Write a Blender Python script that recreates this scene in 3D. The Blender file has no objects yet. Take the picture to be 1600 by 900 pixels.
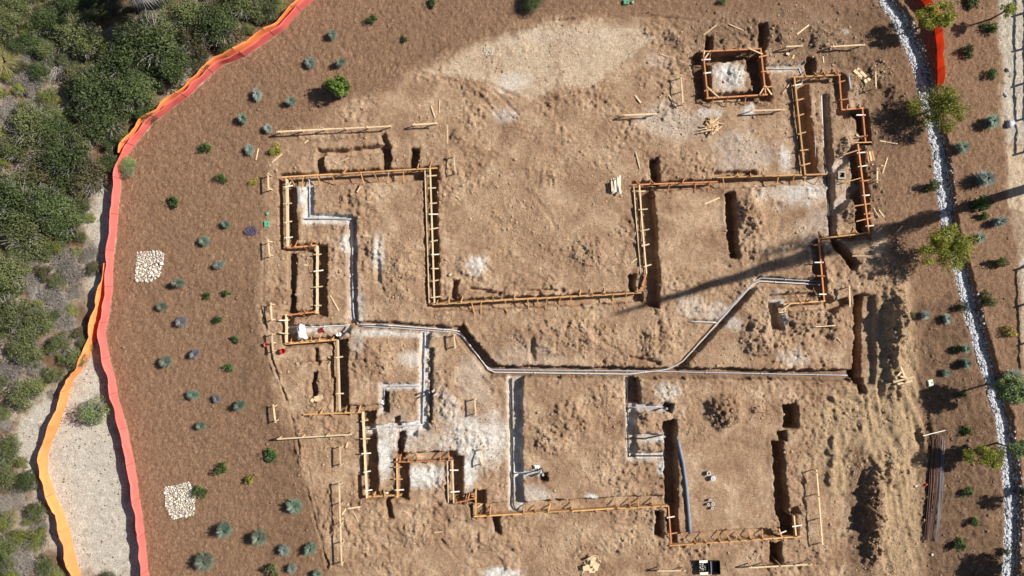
import bpy, math, random
import numpy as np
from mathutils import Vector, Matrix

random.seed(7)
SC = bpy.context.scene
COL = SC.collection
# ------------------------------------------------------------------ camera
CAMH = 48.0                    # metres above the site
PX = 25.0                      # photograph pixels per metre on the ground
cam_d = bpy.data.cameras.new('camera'); cam = bpy.data.objects.new('camera', cam_d); COL.objects.link(cam)
cam.location = (0, 0, CAMH); cam.rotation_euler = (0, 0, 0)
cam_d.sensor_width = 36; cam_d.lens = 36 * CAMH / 64.0
cam_d.clip_start = 0.5; cam_d.clip_end = 3000
SC.camera = cam
# ------------------------------------------------------------------ light
SUN_AZ = Vector((0.9565, 0.2917)); SUN_EL = 40.0
w = bpy.data.worlds.new('World'); SC.world = w; w.use_nodes = True
nt = w.node_tree; bg = nt.nodes['Background']
sky = nt.nodes.new('ShaderNodeTexSky'); sky.sky_type = 'NISHITA'; sky.sun_disc = False
sky.sun_elevation = math.radians(SUN_EL); sky.sun_rotation = math.atan2(SUN_AZ.x, SUN_AZ.y)
nt.links.new(sky.outputs[0], bg.inputs[0]); bg.inputs[1].default_value = 0.05
sl = bpy.data.lights.new('sun', 'SUN'); sl.energy = 5.0; sl.angle = math.radians(0.5); sl.color = (1, 0.94, 0.84)
so = bpy.data.objects.new('sun', sl); COL.objects.link(so)
ce = math.cos(math.radians(SUN_EL)); se = math.sin(math.radians(SUN_EL))
so.rotation_euler = Vector((-SUN_AZ.x*ce, -SUN_AZ.y*ce, -se)).to_track_quat('-Z', 'Y').to_euler()
so.location = (30, 9, 40)
SC.view_settings.view_transform = 'Standard'; SC.view_settings.look = 'None'
SC.view_settings.exposure = 0.58; SC.view_settings.gamma = 1
SC.render.engine = 'CYCLES'

# ------------------------------------------------------------------ helpers
def G(px, py, z=0.0):
    """world point at height z for a place in the survey photograph"""
    k = (CAMH - z) / CAMH
    return Vector(((px-800)/PX*k, (450-py)/PX*k, z))

def inst(name, me, parent=None, mat=None):
    o = bpy.data.objects.new(name, me); COL.objects.link(o)
    if parent is not None: o.parent = parent
    if mat is not None and me is not None and len(me.materials) == 0: me.materials.append(mat)
    return o
def rnd(a, b): return random.uniform(a, b)

class MB:
    def __init__(s): s.v = []; s.f = []
    def box(s, c, sx, sy, sz, rz=0, taper=1.0):
        n = len(s.v); cr, sr = math.cos(rz), math.sin(rz)
        for dz in (-1, 1):
            k = taper if dz > 0 else 1
            for dx, dy in ((-1,-1),(1,-1),(1,1),(-1,1)):
                x, y = dx*sx/2*k, dy*sy/2*k
                s.v.append((c[0]+x*cr-y*sr, c[1]+x*sr+y*cr, c[2]+dz*sz/2))
        s.f += [(n,n+3,n+2,n+1),(n+4,n+5,n+6,n+7),(n,n+1,n+5,n+4),(n+1,n+2,n+6,n+5),(n+2,n+3,n+7,n+6),(n+3,n,n+4,n+7)]
        return s
    def beam(s, a, b, wd, th):
        a = Vector(a); b = Vector(b); d = (b-a).normalized()
        up = Vector((0,0,1)) if abs(d.z) < 0.95 else Vector((1,0,0))
        sd = d.cross(up).normalized(); u = sd.cross(d).normalized()
        n = len(s.v)
        for p in (a, b):
            for i, j in ((-1,-1),(1,-1),(1,1),(-1,1)):
                s.v.append(tuple(p + sd*(i*wd/2) + u*(j*th/2)))
        s.f += [(n,n+1,n+2,n+3),(n+4,n+7,n+6,n+5),(n,n+4,n+5,n+1),(n+1,n+5,n+6,n+2),(n+2,n+6,n+7,n+3),(n+3,n+7,n+4,n)]
        return s
    def tube(s, pts, r, seg=8, cap=True):
        pts = [Vector(p) for p in pts]; n0 = len(s.v); N = len(pts)
        rs = r if isinstance(r, (list, tuple)) else [r]*N
        for i, p in enumerate(pts):
            d = (pts[min(i+1,N-1)] - pts[max(i-1,0)]).normalized()
            up = Vector((0,0,1)) if abs(d.z) < 0.9 else Vector((1,0,0))
            sd = d.cross(up).normalized(); u = sd.cross(d).normalized()
            for k in range(seg):
                t = 2*math.pi*k/seg
                s.v.append(tuple(p + (sd*math.cos(t)+u*math.sin(t))*rs[i]))
        for i in range(N-1):
            for k in range(seg):
                a = n0+i*seg+k; b = n0+i*seg+(k+1)%seg
                s.f.append((a, b, b+seg, a+seg))
        if cap:
            s.f.append(tuple(n0+k for k in range(seg))[::-1]); s.f.append(tuple(n0+(N-1)*seg+k for k in range(seg)))
        return s
    def lathe(s, prof, c=(0,0,0), seg=14):
        n0 = len(s.v)
        for r, z in prof:
            for k in range(seg):
                t = 2*math.pi*k/seg; s.v.append((c[0]+r*math.cos(t), c[1]+r*math.sin(t), c[2]+z))
        for i in range(len(prof)-1):
            for k in range(seg):
                a = n0+i*seg+k; b = n0+i*seg+(k+1)%seg
                s.f.append((a, b, b+seg, a+seg))
        return s
    def mesh(s, name, mat=None, smooth=False):
        me = bpy.data.meshes.new(name); me.from_pydata(s.v, [], s.f); me.update()
        if mat: me.materials.append(mat)
        if smooth: me.polygons.foreach_set('use_smooth', [True]*len(me.polygons))
        return me
    def build(s, name, mat, parent=None, smooth=False):
        me = s.mesh(name, mat, smooth)
        return inst(name, me, parent)

def np_mesh(name, V, F, mat, smooth=False):
    me = bpy.data.meshes.new(name); k = F.shape[1]
    me.vertices.add(len(V)); me.vertices.foreach_set('co', V.astype(np.float32).ravel())
    me.loops.add(F.size); me.loops.foreach_set('vertex_index', F.astype(np.int32).ravel())
    me.polygons.add(len(F)); me.polygons.foreach_set('loop_start', np.arange(0, F.size, k, dtype=np.int32))
    if smooth: me.polygons.foreach_set('use_smooth', np.ones(len(F), dtype=bool))
    me.update(calc_edges=True); me.materials.append(mat)
    return me

USED = {}
def tag(o, label=None, cat=None, group=None, kind=None):
    if label:
        USED[label] = USED.get(label, 0)+1
        o['label'] = label
    if cat: o['category'] = cat
    if group: o['group'] = group
    if kind: o['kind'] = kind
    return o
def thing(name, loc, label, cat, group=None):
    o = bpy.data.objects.new(name, None); COL.objects.link(o); o.location = loc; o.empty_display_size = 0.2
    return tag(o, label, cat, group)

LANDMARKS = [('the upper cobble pad',233,416),('the lower cobble pad',281,783),('the round bush over the pink fence',204,262),
 ('the bright green bush',532,140),('the green valve box',417,350),('the dark hose coil',393,361),('the lavender plant',287,502),
 ('the dry pale plant',341,622),('the tree between the two fences',158,636),('the long lower batter board',532,820),
 ('the fork of the two fences',155,520),('the upper palm',225,5),('the big spiky clump',12,95),('the dead grey branches',92,95),
 ('the kindling pile',1110,198),('the white board stack',961,291),('the plywood scrap pile',922,880),('the square form',1147,115),
 ('the green utility box',981,4),('the pebble heap',765,79),('the rebar bundle',1458,765),('the pale utility lid',1453,598),
 ('the triangular board frame',1403,588),('the upright red bucket',443,548),('the two black tubs',1106,882),('the grey curved pipe',1070,760),
 ('the big unshored trench',1353,535),('the dark soil mound',1130,640),('the three reddish planks',1360,245),('the upper pale rock',1575,110),
 ('the large pale rock',1577,195),('the orange fence end',1466,130),('the white sheet',472,518),('the rectangular footing box',665,745),
 ('the top left corner',0,0),('the bottom left corner',0,900),('the top right corner',1600,0),('the bottom right corner',1600,900),
 ('the left photo edge',0,300),('the left photo edge at half height',0,480),('the long diagonal shadow',1440,340),('the two vent stubs',1110,741),
 ('the pale bare patch',880,90),('the black tree by the top edge',832,3)]
def auto_label(look, px, py, skip=()):
    c = sorted(LANDMARKS, key=lambda l: (l[1]-px)**2+(l[2]-py)**2)
    for nm, lx, ly in c:
        if nm in skip: continue
        dx, dy = px-lx, py-ly; dd = math.hypot(dx, dy)
        if dd < 6: continue
        a = math.degrees(math.atan2(-dy, dx)) % 360
        d8 = ['right of','above and right of','above','above and left of','left of','below and left of','below','below and right of'][int((a+22.5)//45) % 8]
        pre = 'just ' if dd < 45 else ('' if dd < 120 else 'far ')
        lab = '%s %s%s %s' % (look, pre, d8, nm)
        if lab not in USED and len(lab.split()) <= 16: return lab
    raise RuntimeError('no label')

# ------------------------------------------------------------------ materials
def mat_new(name):
    m = bpy.data.materials.new(name); m.use_nodes = True
    return m, m.node_tree, m.node_tree.nodes['Principled BSDF']
def mat_simple(name, col, rough=0.7, var=0.25, scale=8.0, metal=0.0, bump=0.0, objvar=0.15, trans=0.0, spec=0.3):
    m, t, b = mat_new(name); N = t.nodes; L = t.links
    tc = N.new('ShaderNodeTexCoord'); no = N.new('ShaderNodeTexNoise'); no.inputs['Scale'].default_value = scale
    no.inputs['Detail'].default_value = 5; L.new(tc.outputs['Object'], no.inputs['Vector'])
    oi = N.new('ShaderNodeObjectInfo')
    a = N.new('ShaderNodeMath'); a.operation = 'MULTIPLY_ADD'; a.inputs[1].default_value = 2*var; a.inputs[2].default_value = 1-var
    L.new(no.outputs['Fac'], a.inputs[0])
    b2 = N.new('ShaderNodeMath'); b2.operation = 'MULTIPLY_ADD'; b2.inputs[1].default_value = 2*objvar; b2.inputs[2].default_value = 1-objvar
    L.new(oi.outputs['Random'], b2.inputs[0])
    c = N.new('ShaderNodeMath'); c.operation = 'MULTIPLY'; L.new(a.outputs[0], c.inputs[0]); L.new(b2.outputs[0], c.inputs[1])
    vm = N.new('ShaderNodeVectorMath'); vm.operation = 'SCALE'; vm.inputs[0].default_value = col; L.new(c.outputs[0], vm.inputs['Scale'])
    L.new(vm.outputs[0], b.inputs['Base Color'])
    b.inputs['Roughness'].default_value = rough; b.inputs['Metallic'].default_value = metal
    b.inputs['Specular IOR Level'].default_value = spec
    if bump:
        bp = N.new('ShaderNodeBump'); bp.inputs['Strength'].default_value = bump; bp.inputs['Distance'].default_value = 0.02
        L.new(no.outputs['Fac'], bp.inputs['Height']); L.new(bp.outputs[0], b.inputs['Normal'])
    if trans:
        tr = N.new('ShaderNodeBsdfTranslucent'); L.new(vm.outputs[0], tr.inputs['Color'])
        mx = N.new('ShaderNodeMixShader'); mx.inputs[0].default_value = trans
        L.new(b.outputs[0], mx.inputs[1]); L.new(tr.outputs[0], mx.inputs[2])
        L.new(mx.outputs[0], N['Material Output'].inputs['Surface'])
    return m
M = {}
M['pale_wood'] = mat_simple('pale_wood', (0.60,0.45,0.28), 0.75, 0.28, 6, objvar=0.2)
M['yellow_wood'] = mat_simple('yellow_wood', (0.52,0.29,0.12), 0.75, 0.3, 6, objvar=0.2)
M['orange_wood'] = mat_simple('orange_wood', (0.48,0.20,0.085), 0.75, 0.3, 6, objvar=0.25)
M['brown_board'] = mat_simple('brown_board', (0.23,0.105,0.05), 0.8, 0.3, 5, objvar=0.2)
M['white_wood'] = mat_simple('white_wood', (0.74,0.68,0.58), 0.75, 0.15, 6, objvar=0.12)
M['pipe_white'] = mat_simple('pipe_white', (0.50,0.50,0.50), 0.5, 0.15, 4, objvar=0.1)
M['pipe_grey'] = mat_simple('pipe_grey', (0.36,0.38,0.45), 0.45, 0.2, 4)
M['pipe_black'] = mat_simple('pipe_black', (0.03,0.032,0.04), 0.45, 0.2, 4)
M['rebar'] = mat_simple('rebar', (0.15,0.085,0.065), 0.7, 0.3, 12, metal=0.2, objvar=0.3)
M['rebar_grey'] = mat_simple('rebar_grey', (0.17,0.16,0.17), 0.6, 0.3, 12, metal=0.3, objvar=0.3)
M['steel'] = mat_simple('steel', (0.09,0.07,0.06), 0.6, 0.3, 10, metal=0.3)
M['red_plastic'] = mat_simple('red_plastic', (0.55,0.03,0.02), 0.4, 0.1)
M['black_plastic'] = mat_simple('black_plastic', (0.012,0.012,0.014), 0.45, 0.2)
M['green_plastic'] = mat_simple('green_plastic', (0.10,0.33,0.20), 0.5, 0.15)
M['pale_lid'] = mat_simple('pale_lid', (0.5,0.55,0.46), 0.6, 0.15)
M['white_sheet'] = mat_simple('white_sheet', (0.82,0.82,0.80), 0.6, 0.08, 3)
M['concrete'] = mat_simple('concrete', (0.42,0.36,0.28), 0.85, 0.2, 4)
M['rubble'] = mat_simple('rubble', (0.40,0.38,0.36), 0.9, 0.4, 14)
M['fabric_pink'] = mat_simple('fabric_pink', (0.86,0.21,0.18), 0.85, 0.2, 1.6, objvar=0.05, trans=0.3, spec=0.1)
M['fabric_orange'] = mat_simple('fabric_orange', (0.90,0.36,0.13), 0.8, 0.24, 1.6, objvar=0.07, trans=0.3, spec=0.15)
M['fabric_red'] = mat_simple('fabric_red', (0.88,0.20,0.065), 0.8, 0.22, 1.5, objvar=0.08, trans=0.42, spec=0.1)
M['bark'] = mat_simple('bark', (0.13,0.095,0.07), 0.9, 0.3, 10)
M['twig_grey'] = mat_simple('twig_grey', (0.30,0.27,0.26), 0.9, 0.3, 10)
M['frond_dead'] = mat_simple('frond_dead', (0.24,0.225,0.22), 0.7, 0.4, 5)
M['frond_green'] = mat_simple('frond_green', (0.16,0.2,0.06), 0.6, 0.3, 5)

def mat_leaf(name, c1, c2, trans=0.25):
    m, t, b = mat_new(name); N = t.nodes; L = t.links
    ge = N.new('ShaderNodeNewGeometry'); tc = N.new('ShaderNodeTexCoord')
    no = N.new('ShaderNodeTexNoise'); no.inputs['Scale'].default_value = 1.6; no.inputs['Detail'].default_value = 3
    L.new(tc.outputs['Object'], no.inputs['Vector'])
    av = N.new('ShaderNodeMath'); av.operation = 'MULTIPLY_ADD'; av.inputs[1].default_value = 0.55
    L.new(ge.outputs['Random Per Island'], av.inputs[0])
    sc = N.new('ShaderNodeMath'); sc.operation = 'MULTIPLY_ADD'; sc.inputs[1].default_value = 1.5; sc.inputs[2].default_value = -0.52
    L.new(no.outputs['Fac'], sc.inputs[0]); L.new(sc.outputs[0], av.inputs[2])
    mx = N.new('ShaderNodeMix'); mx.data_type = 'RGBA'; mx.clamp_factor = True
    L.new(av.outputs[0], mx.inputs['Factor']); mx.inputs['A'].default_value = (*c1, 1); mx.inputs['B'].default_value = (*c2, 1)
    oi = N.new('ShaderNodeObjectInfo')
    ov = N.new('ShaderNodeMath'); ov.operation = 'MULTIPLY_ADD'; ov.inputs[1].default_value = 0.5; ov.inputs[2].default_value = 0.75
    L.new(oi.outputs['Random'], ov.inputs[0])
    vm = N.new('ShaderNodeVectorMath'); vm.operation = 'SCALE'; L.new(mx.outputs['Result'], vm.inputs[0]); L.new(ov.outputs[0], vm.inputs['Scale'])
    L.new(vm.outputs[0], b.inputs['Base Color']); b.inputs['Roughness'].default_value = 0.6; b.inputs['Specular IOR Level'].default_value = 0.25
    tr = N.new('ShaderNodeBsdfTranslucent'); L.new(vm.outputs[0], tr.inputs['Color'])
    ms = N.new('ShaderNodeMixShader'); ms.inputs[0].default_value = trans
    L.new(b.outputs[0], ms.inputs[1]); L.new(tr.outputs[0], ms.inputs[2]); L.new(ms.outputs[0], N['Material Output'].inputs['Surface'])
    return m
LEAF = {
 'dark': mat_leaf('leaf_dark', (0.028,0.045,0.016), (0.145,0.185,0.07)),
 'olive': mat_leaf('leaf_olive', (0.07,0.09,0.035), (0.23,0.25,0.10)),
 'lime': mat_leaf('leaf_lime', (0.12,0.15,0.03), (0.34,0.35,0.09)),
 'dry': mat_leaf('leaf_dry', (0.17,0.145,0.125), (0.38,0.34,0.30), 0.1),
 'brown': mat_leaf('leaf_brown', (0.075,0.07,0.035), (0.19,0.17,0.085)),
 'green': mat_leaf('leaf_green', (0.03,0.07,0.02), (0.11,0.19,0.05)),
 'blue': mat_leaf('leaf_blue', (0.11,0.14,0.12), (0.37,0.43,0.38), 0.1),
 'teal': mat_leaf('leaf_teal', (0.08,0.12,0.085), (0.28,0.36,0.27), 0.1),
 'grey': mat_leaf('leaf_grey', (0.08,0.10,0.07), (0.24,0.27,0.20), 0.1),
 'lavender': mat_leaf('leaf_lavender', (0.12,0.115,0.12), (0.30,0.29,0.32), 0.1),
 'yellow': mat_leaf('leaf_yellow', (0.16,0.17,0.03), (0.42,0.38,0.06)),
 'gold': mat_leaf('leaf_gold', (0.26,0.21,0.05), (0.50,0.41,0.12)),
 'tree': mat_leaf('leaf_tree', (0.09,0.11,0.015), (0.42,0.42,0.075), 0.4),
 'pale': mat_leaf('leaf_pale', (0.12,0.18,0.07), (0.28,0.36,0.14)),
}

# ground material: zones come from vertex masks, colour and grain from noise
def mat_ground(name='site_ground', attr=True):
    m, t, b = mat_new(name); N = t.nodes; L = t.links
    tc = N.new('ShaderNodeTexCoord')
    def noise(sc, det=6, rough=0.6, dist=0.0, vec=None):
        n = N.new('ShaderNodeTexNoise'); n.inputs['Scale'].default_value = sc; n.inputs['Detail'].default_value = det
        n.inputs['Roughness'].default_value = rough; n.inputs['Distortion'].default_value = dist
        L.new(vec or tc.outputs['Object'], n.inputs['Vector']); return n.outputs['Fac']
    def ramp(src, stops):
        r = N.new('ShaderNodeValToRGB'); L.new(src, r.inputs[0]); e = r.color_ramp.elements
        while len(e) < len(stops): e.new(0.5)
        for i, (p, c) in enumerate(stops): e[i].position = p; e[i].color = (*c, 1)
        return r.outputs[0]
    def mixc(f, a, bb):
        x = N.new('ShaderNodeMix'); x.data_type = 'RGBA'; x.clamp_factor = True
        if isinstance(f, float): x.inputs['Factor'].default_value = f
        else: L.new(f, x.inputs['Factor'])
        for k, s in (('A', a), ('B', bb)):
            if isinstance(s, tuple): x.inputs[k].default_value = (*s, 1)
            else: L.new(s, x.inputs[k])
        return x.outputs['Result']
    n_big = noise(0.55, 10, 0.68, .4); n_mid = noise(2.2, 8, 0.7); n_fin = noise(10, 5, 0.78, 0.8); n_grit = noise(30, 2, 0.8)
    soil = ramp(n_big, [(0.30,(0.235,0.138,0.085)),(0.5,(0.375,0.245,0.155)),(0.70,(0.56,0.41,0.28))])
    mp = N.new('ShaderNodeMapping'); mp.inputs['Rotation'].default_value = (0,0,.5); mp.inputs['Scale'].default_value = (1.0,.42,1); L.new(tc.outputs['Object'], mp.inputs['Vector'])
    n_bark = noise(11, 6, 0.7, 1.2, mp.outputs[0])
    mulch = ramp(n_bark, [(0.31,(0.125,0.068,0.040)),(0.5,(0.240,0.143,0.088)),(0.69,(0.385,0.25,0.163))])
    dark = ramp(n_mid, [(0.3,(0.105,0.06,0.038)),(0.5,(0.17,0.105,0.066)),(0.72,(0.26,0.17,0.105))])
    pale = ramp(n_mid, [(0.3,(0.44,0.325,0.225)),(0.65,(0.57,0.45,0.325))])
    white = ramp(n_mid, [(0.3,(0.50,0.465,0.42)),(0.6,(0.72,0.69,0.65))])
    grey = ramp(n_mid, [(0.25,(0.40,0.36,0.30)),(0.5,(0.52,0.48,0.41)),(0.75,(0.64,0.60,0.53))])
    yel = ramp(n_mid, [(0.3,(0.29,0.195,0.115)),(0.6,(0.45,0.325,0.20))])
    if attr:
        A = N.new('ShaderNodeAttribute'); A.attribute_name = 'zone_a'; SA = N.new('ShaderNodeSeparateColor'); L.new(A.outputs['Color'], SA.inputs[0])
        B = N.new('ShaderNodeAttribute'); B.attribute_name = 'zone_b'; SB = N.new('ShaderNodeSeparateColor'); L.new(B.outputs['Color'], SB.inputs[0])
        c = mixc(SB.outputs[2], soil, yel)
        c = mixc(SA.outputs[0], c, mulch)
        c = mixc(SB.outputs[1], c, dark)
        c = mixc(SA.outputs[1], c, pale)
        c = mixc(SB.outputs[0], c, grey)
        c = mixc(SA.outputs[2], c, white)
    else: c = mulch
    g1 = N.new('ShaderNodeMapRange'); g1.inputs[1].default_value = 0.32; g1.inputs[2].default_value = 0.68; g1.inputs[3].default_value = 0.52; g1.inputs[4].default_value = 1.42; g1.clamp = False
    L.new(n_fin, g1.inputs[0])
    g2 = N.new('ShaderNodeMapRange'); g2.inputs[1].default_value = 0.3; g2.inputs[2].default_value = 0.7; g2.inputs[3].default_value = 0.86; g2.inputs[4].default_value = 1.14; g2.clamp = False
    L.new(n_grit, g2.inputs[0])
    mm = N.new('ShaderNodeMath'); mm.operation = 'MULTIPLY'; L.new(g1.outputs[0], mm.inputs[0]); L.new(g2.outputs[0], mm.inputs[1])
    vm = N.new('ShaderNodeVectorMath'); vm.operation = 'SCALE'; L.new(c, vm.inputs[0]); L.new(mm.outputs[0], vm.inputs['Scale'])
    L.new(vm.outputs[0], b.inputs['Base Color']); b.inputs['Roughness'].default_value = 0.95; b.inputs['Specular IOR Level'].default_value = 0.1
    ad = N.new('ShaderNodeMath'); ad.operation = 'ADD'; L.new(n_fin, ad.inputs[0]); L.new(n_grit, ad.inputs[1])
    bp = N.new('ShaderNodeBump'); bp.inputs['Strength'].default_value = 1.0; bp.inputs['Distance'].default_value = 0.06
    L.new(ad.outputs[0], bp.inputs['Height']); L.new(bp.outputs[0], b.inputs['Normal'])
    return m
M['ground'] = mat_ground(); M['ground_far'] = mat_ground('far_ground', False)
M['clod'] = mat_simple('clod', (0.40,0.275,0.18), 0.95, 0.3, 5)
M['clod_dark'] = mat_simple('clod_dark', (0.19,0.12,0.08), 0.95, 0.35, 5)
M['white_stone'] = mat_simple('white_stone', (0.45,0.465,0.50), 0.85, 0.6, 9.0, objvar=0.1)
M['cream_stone'] = mat_simple('cream_stone', (0.55,0.51,0.44), 0.85, 0.3, 7.0, bump=.5, objvar=0.2)

# ------------------------------------------------------------------ terrain
X0, X1, Y0, Y1 = -36.0, 36.0, -21.0, 21.0
NX, NY = 1153, 673
xs = np.linspace(X0, X1, NX); ys = np.linspace(Y0, Y1, NY)
XX, YY = np.meshgrid(xs, ys)
rng = np.random.default_rng(11)
def vnoise(X, Y, scale, seed, asp=1.0, ang=0.0):
    r = np.random.default_rng(seed)
    if ang:
        X, Y = X*math.cos(ang)+Y*math.sin(ang), -X*math.sin(ang)+Y*math.cos(ang)
    u = X/scale/asp + 1000; v = Y/scale + 1000
    iu = np.floor(u).astype(int); iv = np.floor(v).astype(int); fu = u-iu; fv = v-iv
    fu = fu*fu*(3-2*fu); fv = fv*fv*(3-2*fv)
    T = r.random((512, 512)).astype(np.float32)*2-1
    a = T[iv % 512, iu % 512]; b = T[iv % 512, (iu+1) % 512]; c = T[(iv+1) % 512, iu % 512]; d = T[(iv+1) % 512, (iu+1) % 512]
    return (a*(1-fu)+b*fu)*(1-fv) + (c*(1-fu)+d*fu)*fv
def fbm(X, Y, scale, seed, octs=4, gain=0.55):
    o = 0; a = 1; s = 0
    for i in range(octs):
        o = o + a*vnoise(X, Y, scale/(2.03**i), seed+i); s += a; a *= gain
    return o/s
def sstep(a, b, x):
    t = np.clip((x-a)/(b-a), 0, 1); return t*t*(3-2*t)
def g2(p): return ((p[0]-800)/PX, (450-p[1])/PX)
def polydist(X, Y, pts):
    d = np.full(X.shape, 1e9)
    for (ax, ay), (bx, by) in zip(pts[:-1], pts[1:]):
        vx, vy = bx-ax, by-ay; L2 = vx*vx+vy*vy+1e-9
        t = np.clip(((X-ax)*vx+(Y-ay)*vy)/L2, 0, 1)
        d = np.minimum(d, np.hypot(X-ax-t*vx, Y-ay-t*vy))
    return d
def inpoly(X, Y, pts):
    ins = np.zeros(X.shape, bool); n = len(pts)
    for i in range(n):
        x1, y1 = pts[i]; x2, y2 = pts[(i+1) % n]
        if y1 == y2: continue
        c = ((y1 > Y) != (y2 > Y)) & (X < (x2-x1)*(Y-y1)/(y2-y1)+x1)
        ins ^= c
    return ins
EDGE = fbm(XX, YY, 1.2, 50, 5, 0.7)           # ragged border noise
EDGEF = fbm(XX, YY, 0.35, 60, 3, 0.7)
def zone(px_pts, soft=0.4, rag=0.5):
    pts = [g2(p) for p in px_pts]
    ins = inpoly(XX, YY, pts); d = polydist(XX, YY, pts+[pts[0]]); sd = np.where(ins, d, -d)
    return sstep(-soft, soft, sd + EDGE*rag)

PINK = [(505,-25),(490,0),(472,15),(445,45),(407,72),(385,88),(350,101),(330,117),(295,150),(265,172),(240,192),(220,215),(200,243),(190,270),
        (188,297),(186,320),(184,345),(181,375),(177,400),(176,450),(172,487),(165,515),(167,537),(172,562),(180,590),(184,620),(190,640),(199,672),
        (210,725),(217,775),(225,825),(232,895),(238,930)]
ORNG = [(112,930),(125,898),(114,857),(109,827),(100,805),(87,775),(81,760),(75,735),(76,707),(92,668),(105,630),(110,610),(117,592),(130,577),(146,545),(152,522),
        (160,487),(168,450),(174,412)]
SITE = [(480,190),(560,158),(610,140),(640,115),(700,88),(780,55),(850,32),(960,24),(1080,28),(1180,20),(1240,12),(1300,20),(1345,45),(1385,110),(1372,180),
        (1362,240),(1375,330),(1392,400),(1425,430),(1428,500),(1432,560),(1442,620),(1455,670),(1442,705),(1440,780),(1445,850),(1448,960),(512,960),
        (508,860),(490,800),(478,740),(465,690),(440,640),(425,590),(412,540),(405,480),(410,420),(415,340),(422,290),(430,240),(445,210)]
z_site = zone(SITE, 0.5, 0.8)
z_left = zone(PINK + [(-200,1000),(-200,-100)], 0.06, 0.05)
z_pale = np.maximum(zone([(690,105),(760,62),(860,38),(1000,40),(1030,60),(965,100),(925,135),(880,138),(830,152),(790,138),(740,122),(700,118),(660,112)], 0.25, 0.45),
                    zone([(1562,-40),(1558,0),(1566,80),(1568,180),(1570,230),(1577,322),(1600,330),(1700,330),(1700,-40)], 0.3, 0.4)*0.75)
z_pale = np.maximum(z_pale, 0.55*zone([(1575,322),(1592,420),(1598,600),(1640,600),(1700,330)], 0.3, 0.5))
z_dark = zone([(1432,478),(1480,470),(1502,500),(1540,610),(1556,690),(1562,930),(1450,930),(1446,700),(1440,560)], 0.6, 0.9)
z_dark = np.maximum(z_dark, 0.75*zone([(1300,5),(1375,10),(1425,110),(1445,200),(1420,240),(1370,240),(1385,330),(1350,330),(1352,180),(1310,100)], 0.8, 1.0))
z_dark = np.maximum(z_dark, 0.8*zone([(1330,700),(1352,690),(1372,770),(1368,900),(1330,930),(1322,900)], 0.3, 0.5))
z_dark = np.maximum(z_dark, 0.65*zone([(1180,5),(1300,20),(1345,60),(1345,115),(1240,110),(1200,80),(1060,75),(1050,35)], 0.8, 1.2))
z_yel = zone([(1375,450),(1432,450),(1438,600),(1455,690),(1440,930),(1380,930),(1370,760),(1300,780),(1262,640),(1340,600),(1372,600)], 0.6, 0.8)
z_mulch = (1-z_site)*(1-z_left)
z_white = np.zeros_like(XX); z_grey = z_left.copy()
# litter of dead leaves darkens parts of the thicket floor
BARE = np.maximum.reduce([zone(q, .5, .9) for q in ([(150,300),(185,290),(176,450),(150,470),(135,430),(140,340)],[(40,640),(110,600),(150,540),(230,900),(110,900),(60,760),(20,700)],
   [(300,100),(345,90),(300,160),(285,150)],[(0,95),(40,95),(50,125),(20,130)])])
z_dark = np.maximum(z_dark, z_left*(1-BARE)*(0.55+0.45*sstep(-0.3, 0.3, fbm(XX, YY, 1.6, 77, 4))))
z_grey = z_grey*(1-z_dark*z_left)
z_dark = np.maximum(z_dark, .5*zone([(355,430),(412,440),(428,560),(470,700),(505,900),(430,910),(400,700),(365,560)], 1.0, 1.6)*(1-z_site))
z_dark = np.maximum(z_dark, .22*z_mulch*sstep(-.1, .5, fbm(XX, YY, 3.0, 93, 5, .7)))
z_grey = np.maximum(z_grey, .75*zone([(1560,-40),(1562,60),(1570,120),(1572,225),(1700,225),(1700,-40)], .2, .35))
z_grey = np.maximum(z_grey, .8*zone([(1594,400),(1600,520),(1604,640),(1700,640),(1700,400)], .2, .3))
z_pave = zone([(1572,225),(1577,325),(1600,335),(1700,335),(1700,225)], .12, .2)
z_pale = np.maximum(z_pave, (1-z_pave)*z_pale*np.clip(1.0+1.2*fbm(XX, YY, 1.0, 96, 5, .75), 0, 1))

rough = (0.35+0.12*z_yel)*z_site
def ell(cx, cy, rx, ry, rot=0):
    x, y = g2((cx, cy)); c, s = math.cos(rot), math.sin(rot)
    u = ((XX-x)*c+(YY-y)*s)/(rx/PX); v = (-(XX-x)*s+(YY-y)*c)/(ry/PX)
    return np.sqrt(u*u+v*v)
# base relief
H = 0.06*fbm(XX, YY, 5.0, 1, 3)
bark = 0.022*fbm(XX, YY, 0.3, 21, 3, 0.8) + 0.026*vnoise(XX, YY, 0.13, 25, 2.2, 1.1) + 0.022*vnoise(XX, YY, 0.15, 26, 2.4, -0.9) + 0.05*fbm(XX, YY, 1.1, 27, 3, .6)
H = H + bark*z_mulch
PATCH = sstep(-0.2, 0.4, fbm(XX, YY, 2.4, 88, 4, .6))
FLAT = np.maximum(zone([(1062,690),(1205,680),(1212,832),(1062,838)], .5, .5), zone([(1026,300),(1132,300),(1138,415),(1030,430)], .5, .5))
PATCH = PATCH*(1-FLAT)*(1-.5*z_yel)
rough = rough*(1-.8*FLAT)
H = H + z_site*(0.06*fbm(XX, YY, 1.4, 31, 4, 0.62) + (0.05+0.15*PATCH)*(fbm(XX, YY, 0.27, 35, 2, .9)*.75+.5*np.abs(fbm(XX, YY, .4, 135, 2, .9)))*(1-.75*z_pale) + .05*PATCH*fbm(XX, YY, .7, 38, 3, .7))
H = H + 0.03*z_left*fbm(XX, YY, 0.5, 41, 3) + z_left*0.12*fbm(XX, YY, 3, 44, 2)
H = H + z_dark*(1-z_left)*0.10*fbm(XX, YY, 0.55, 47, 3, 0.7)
H = H - z_pale*0.05
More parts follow.
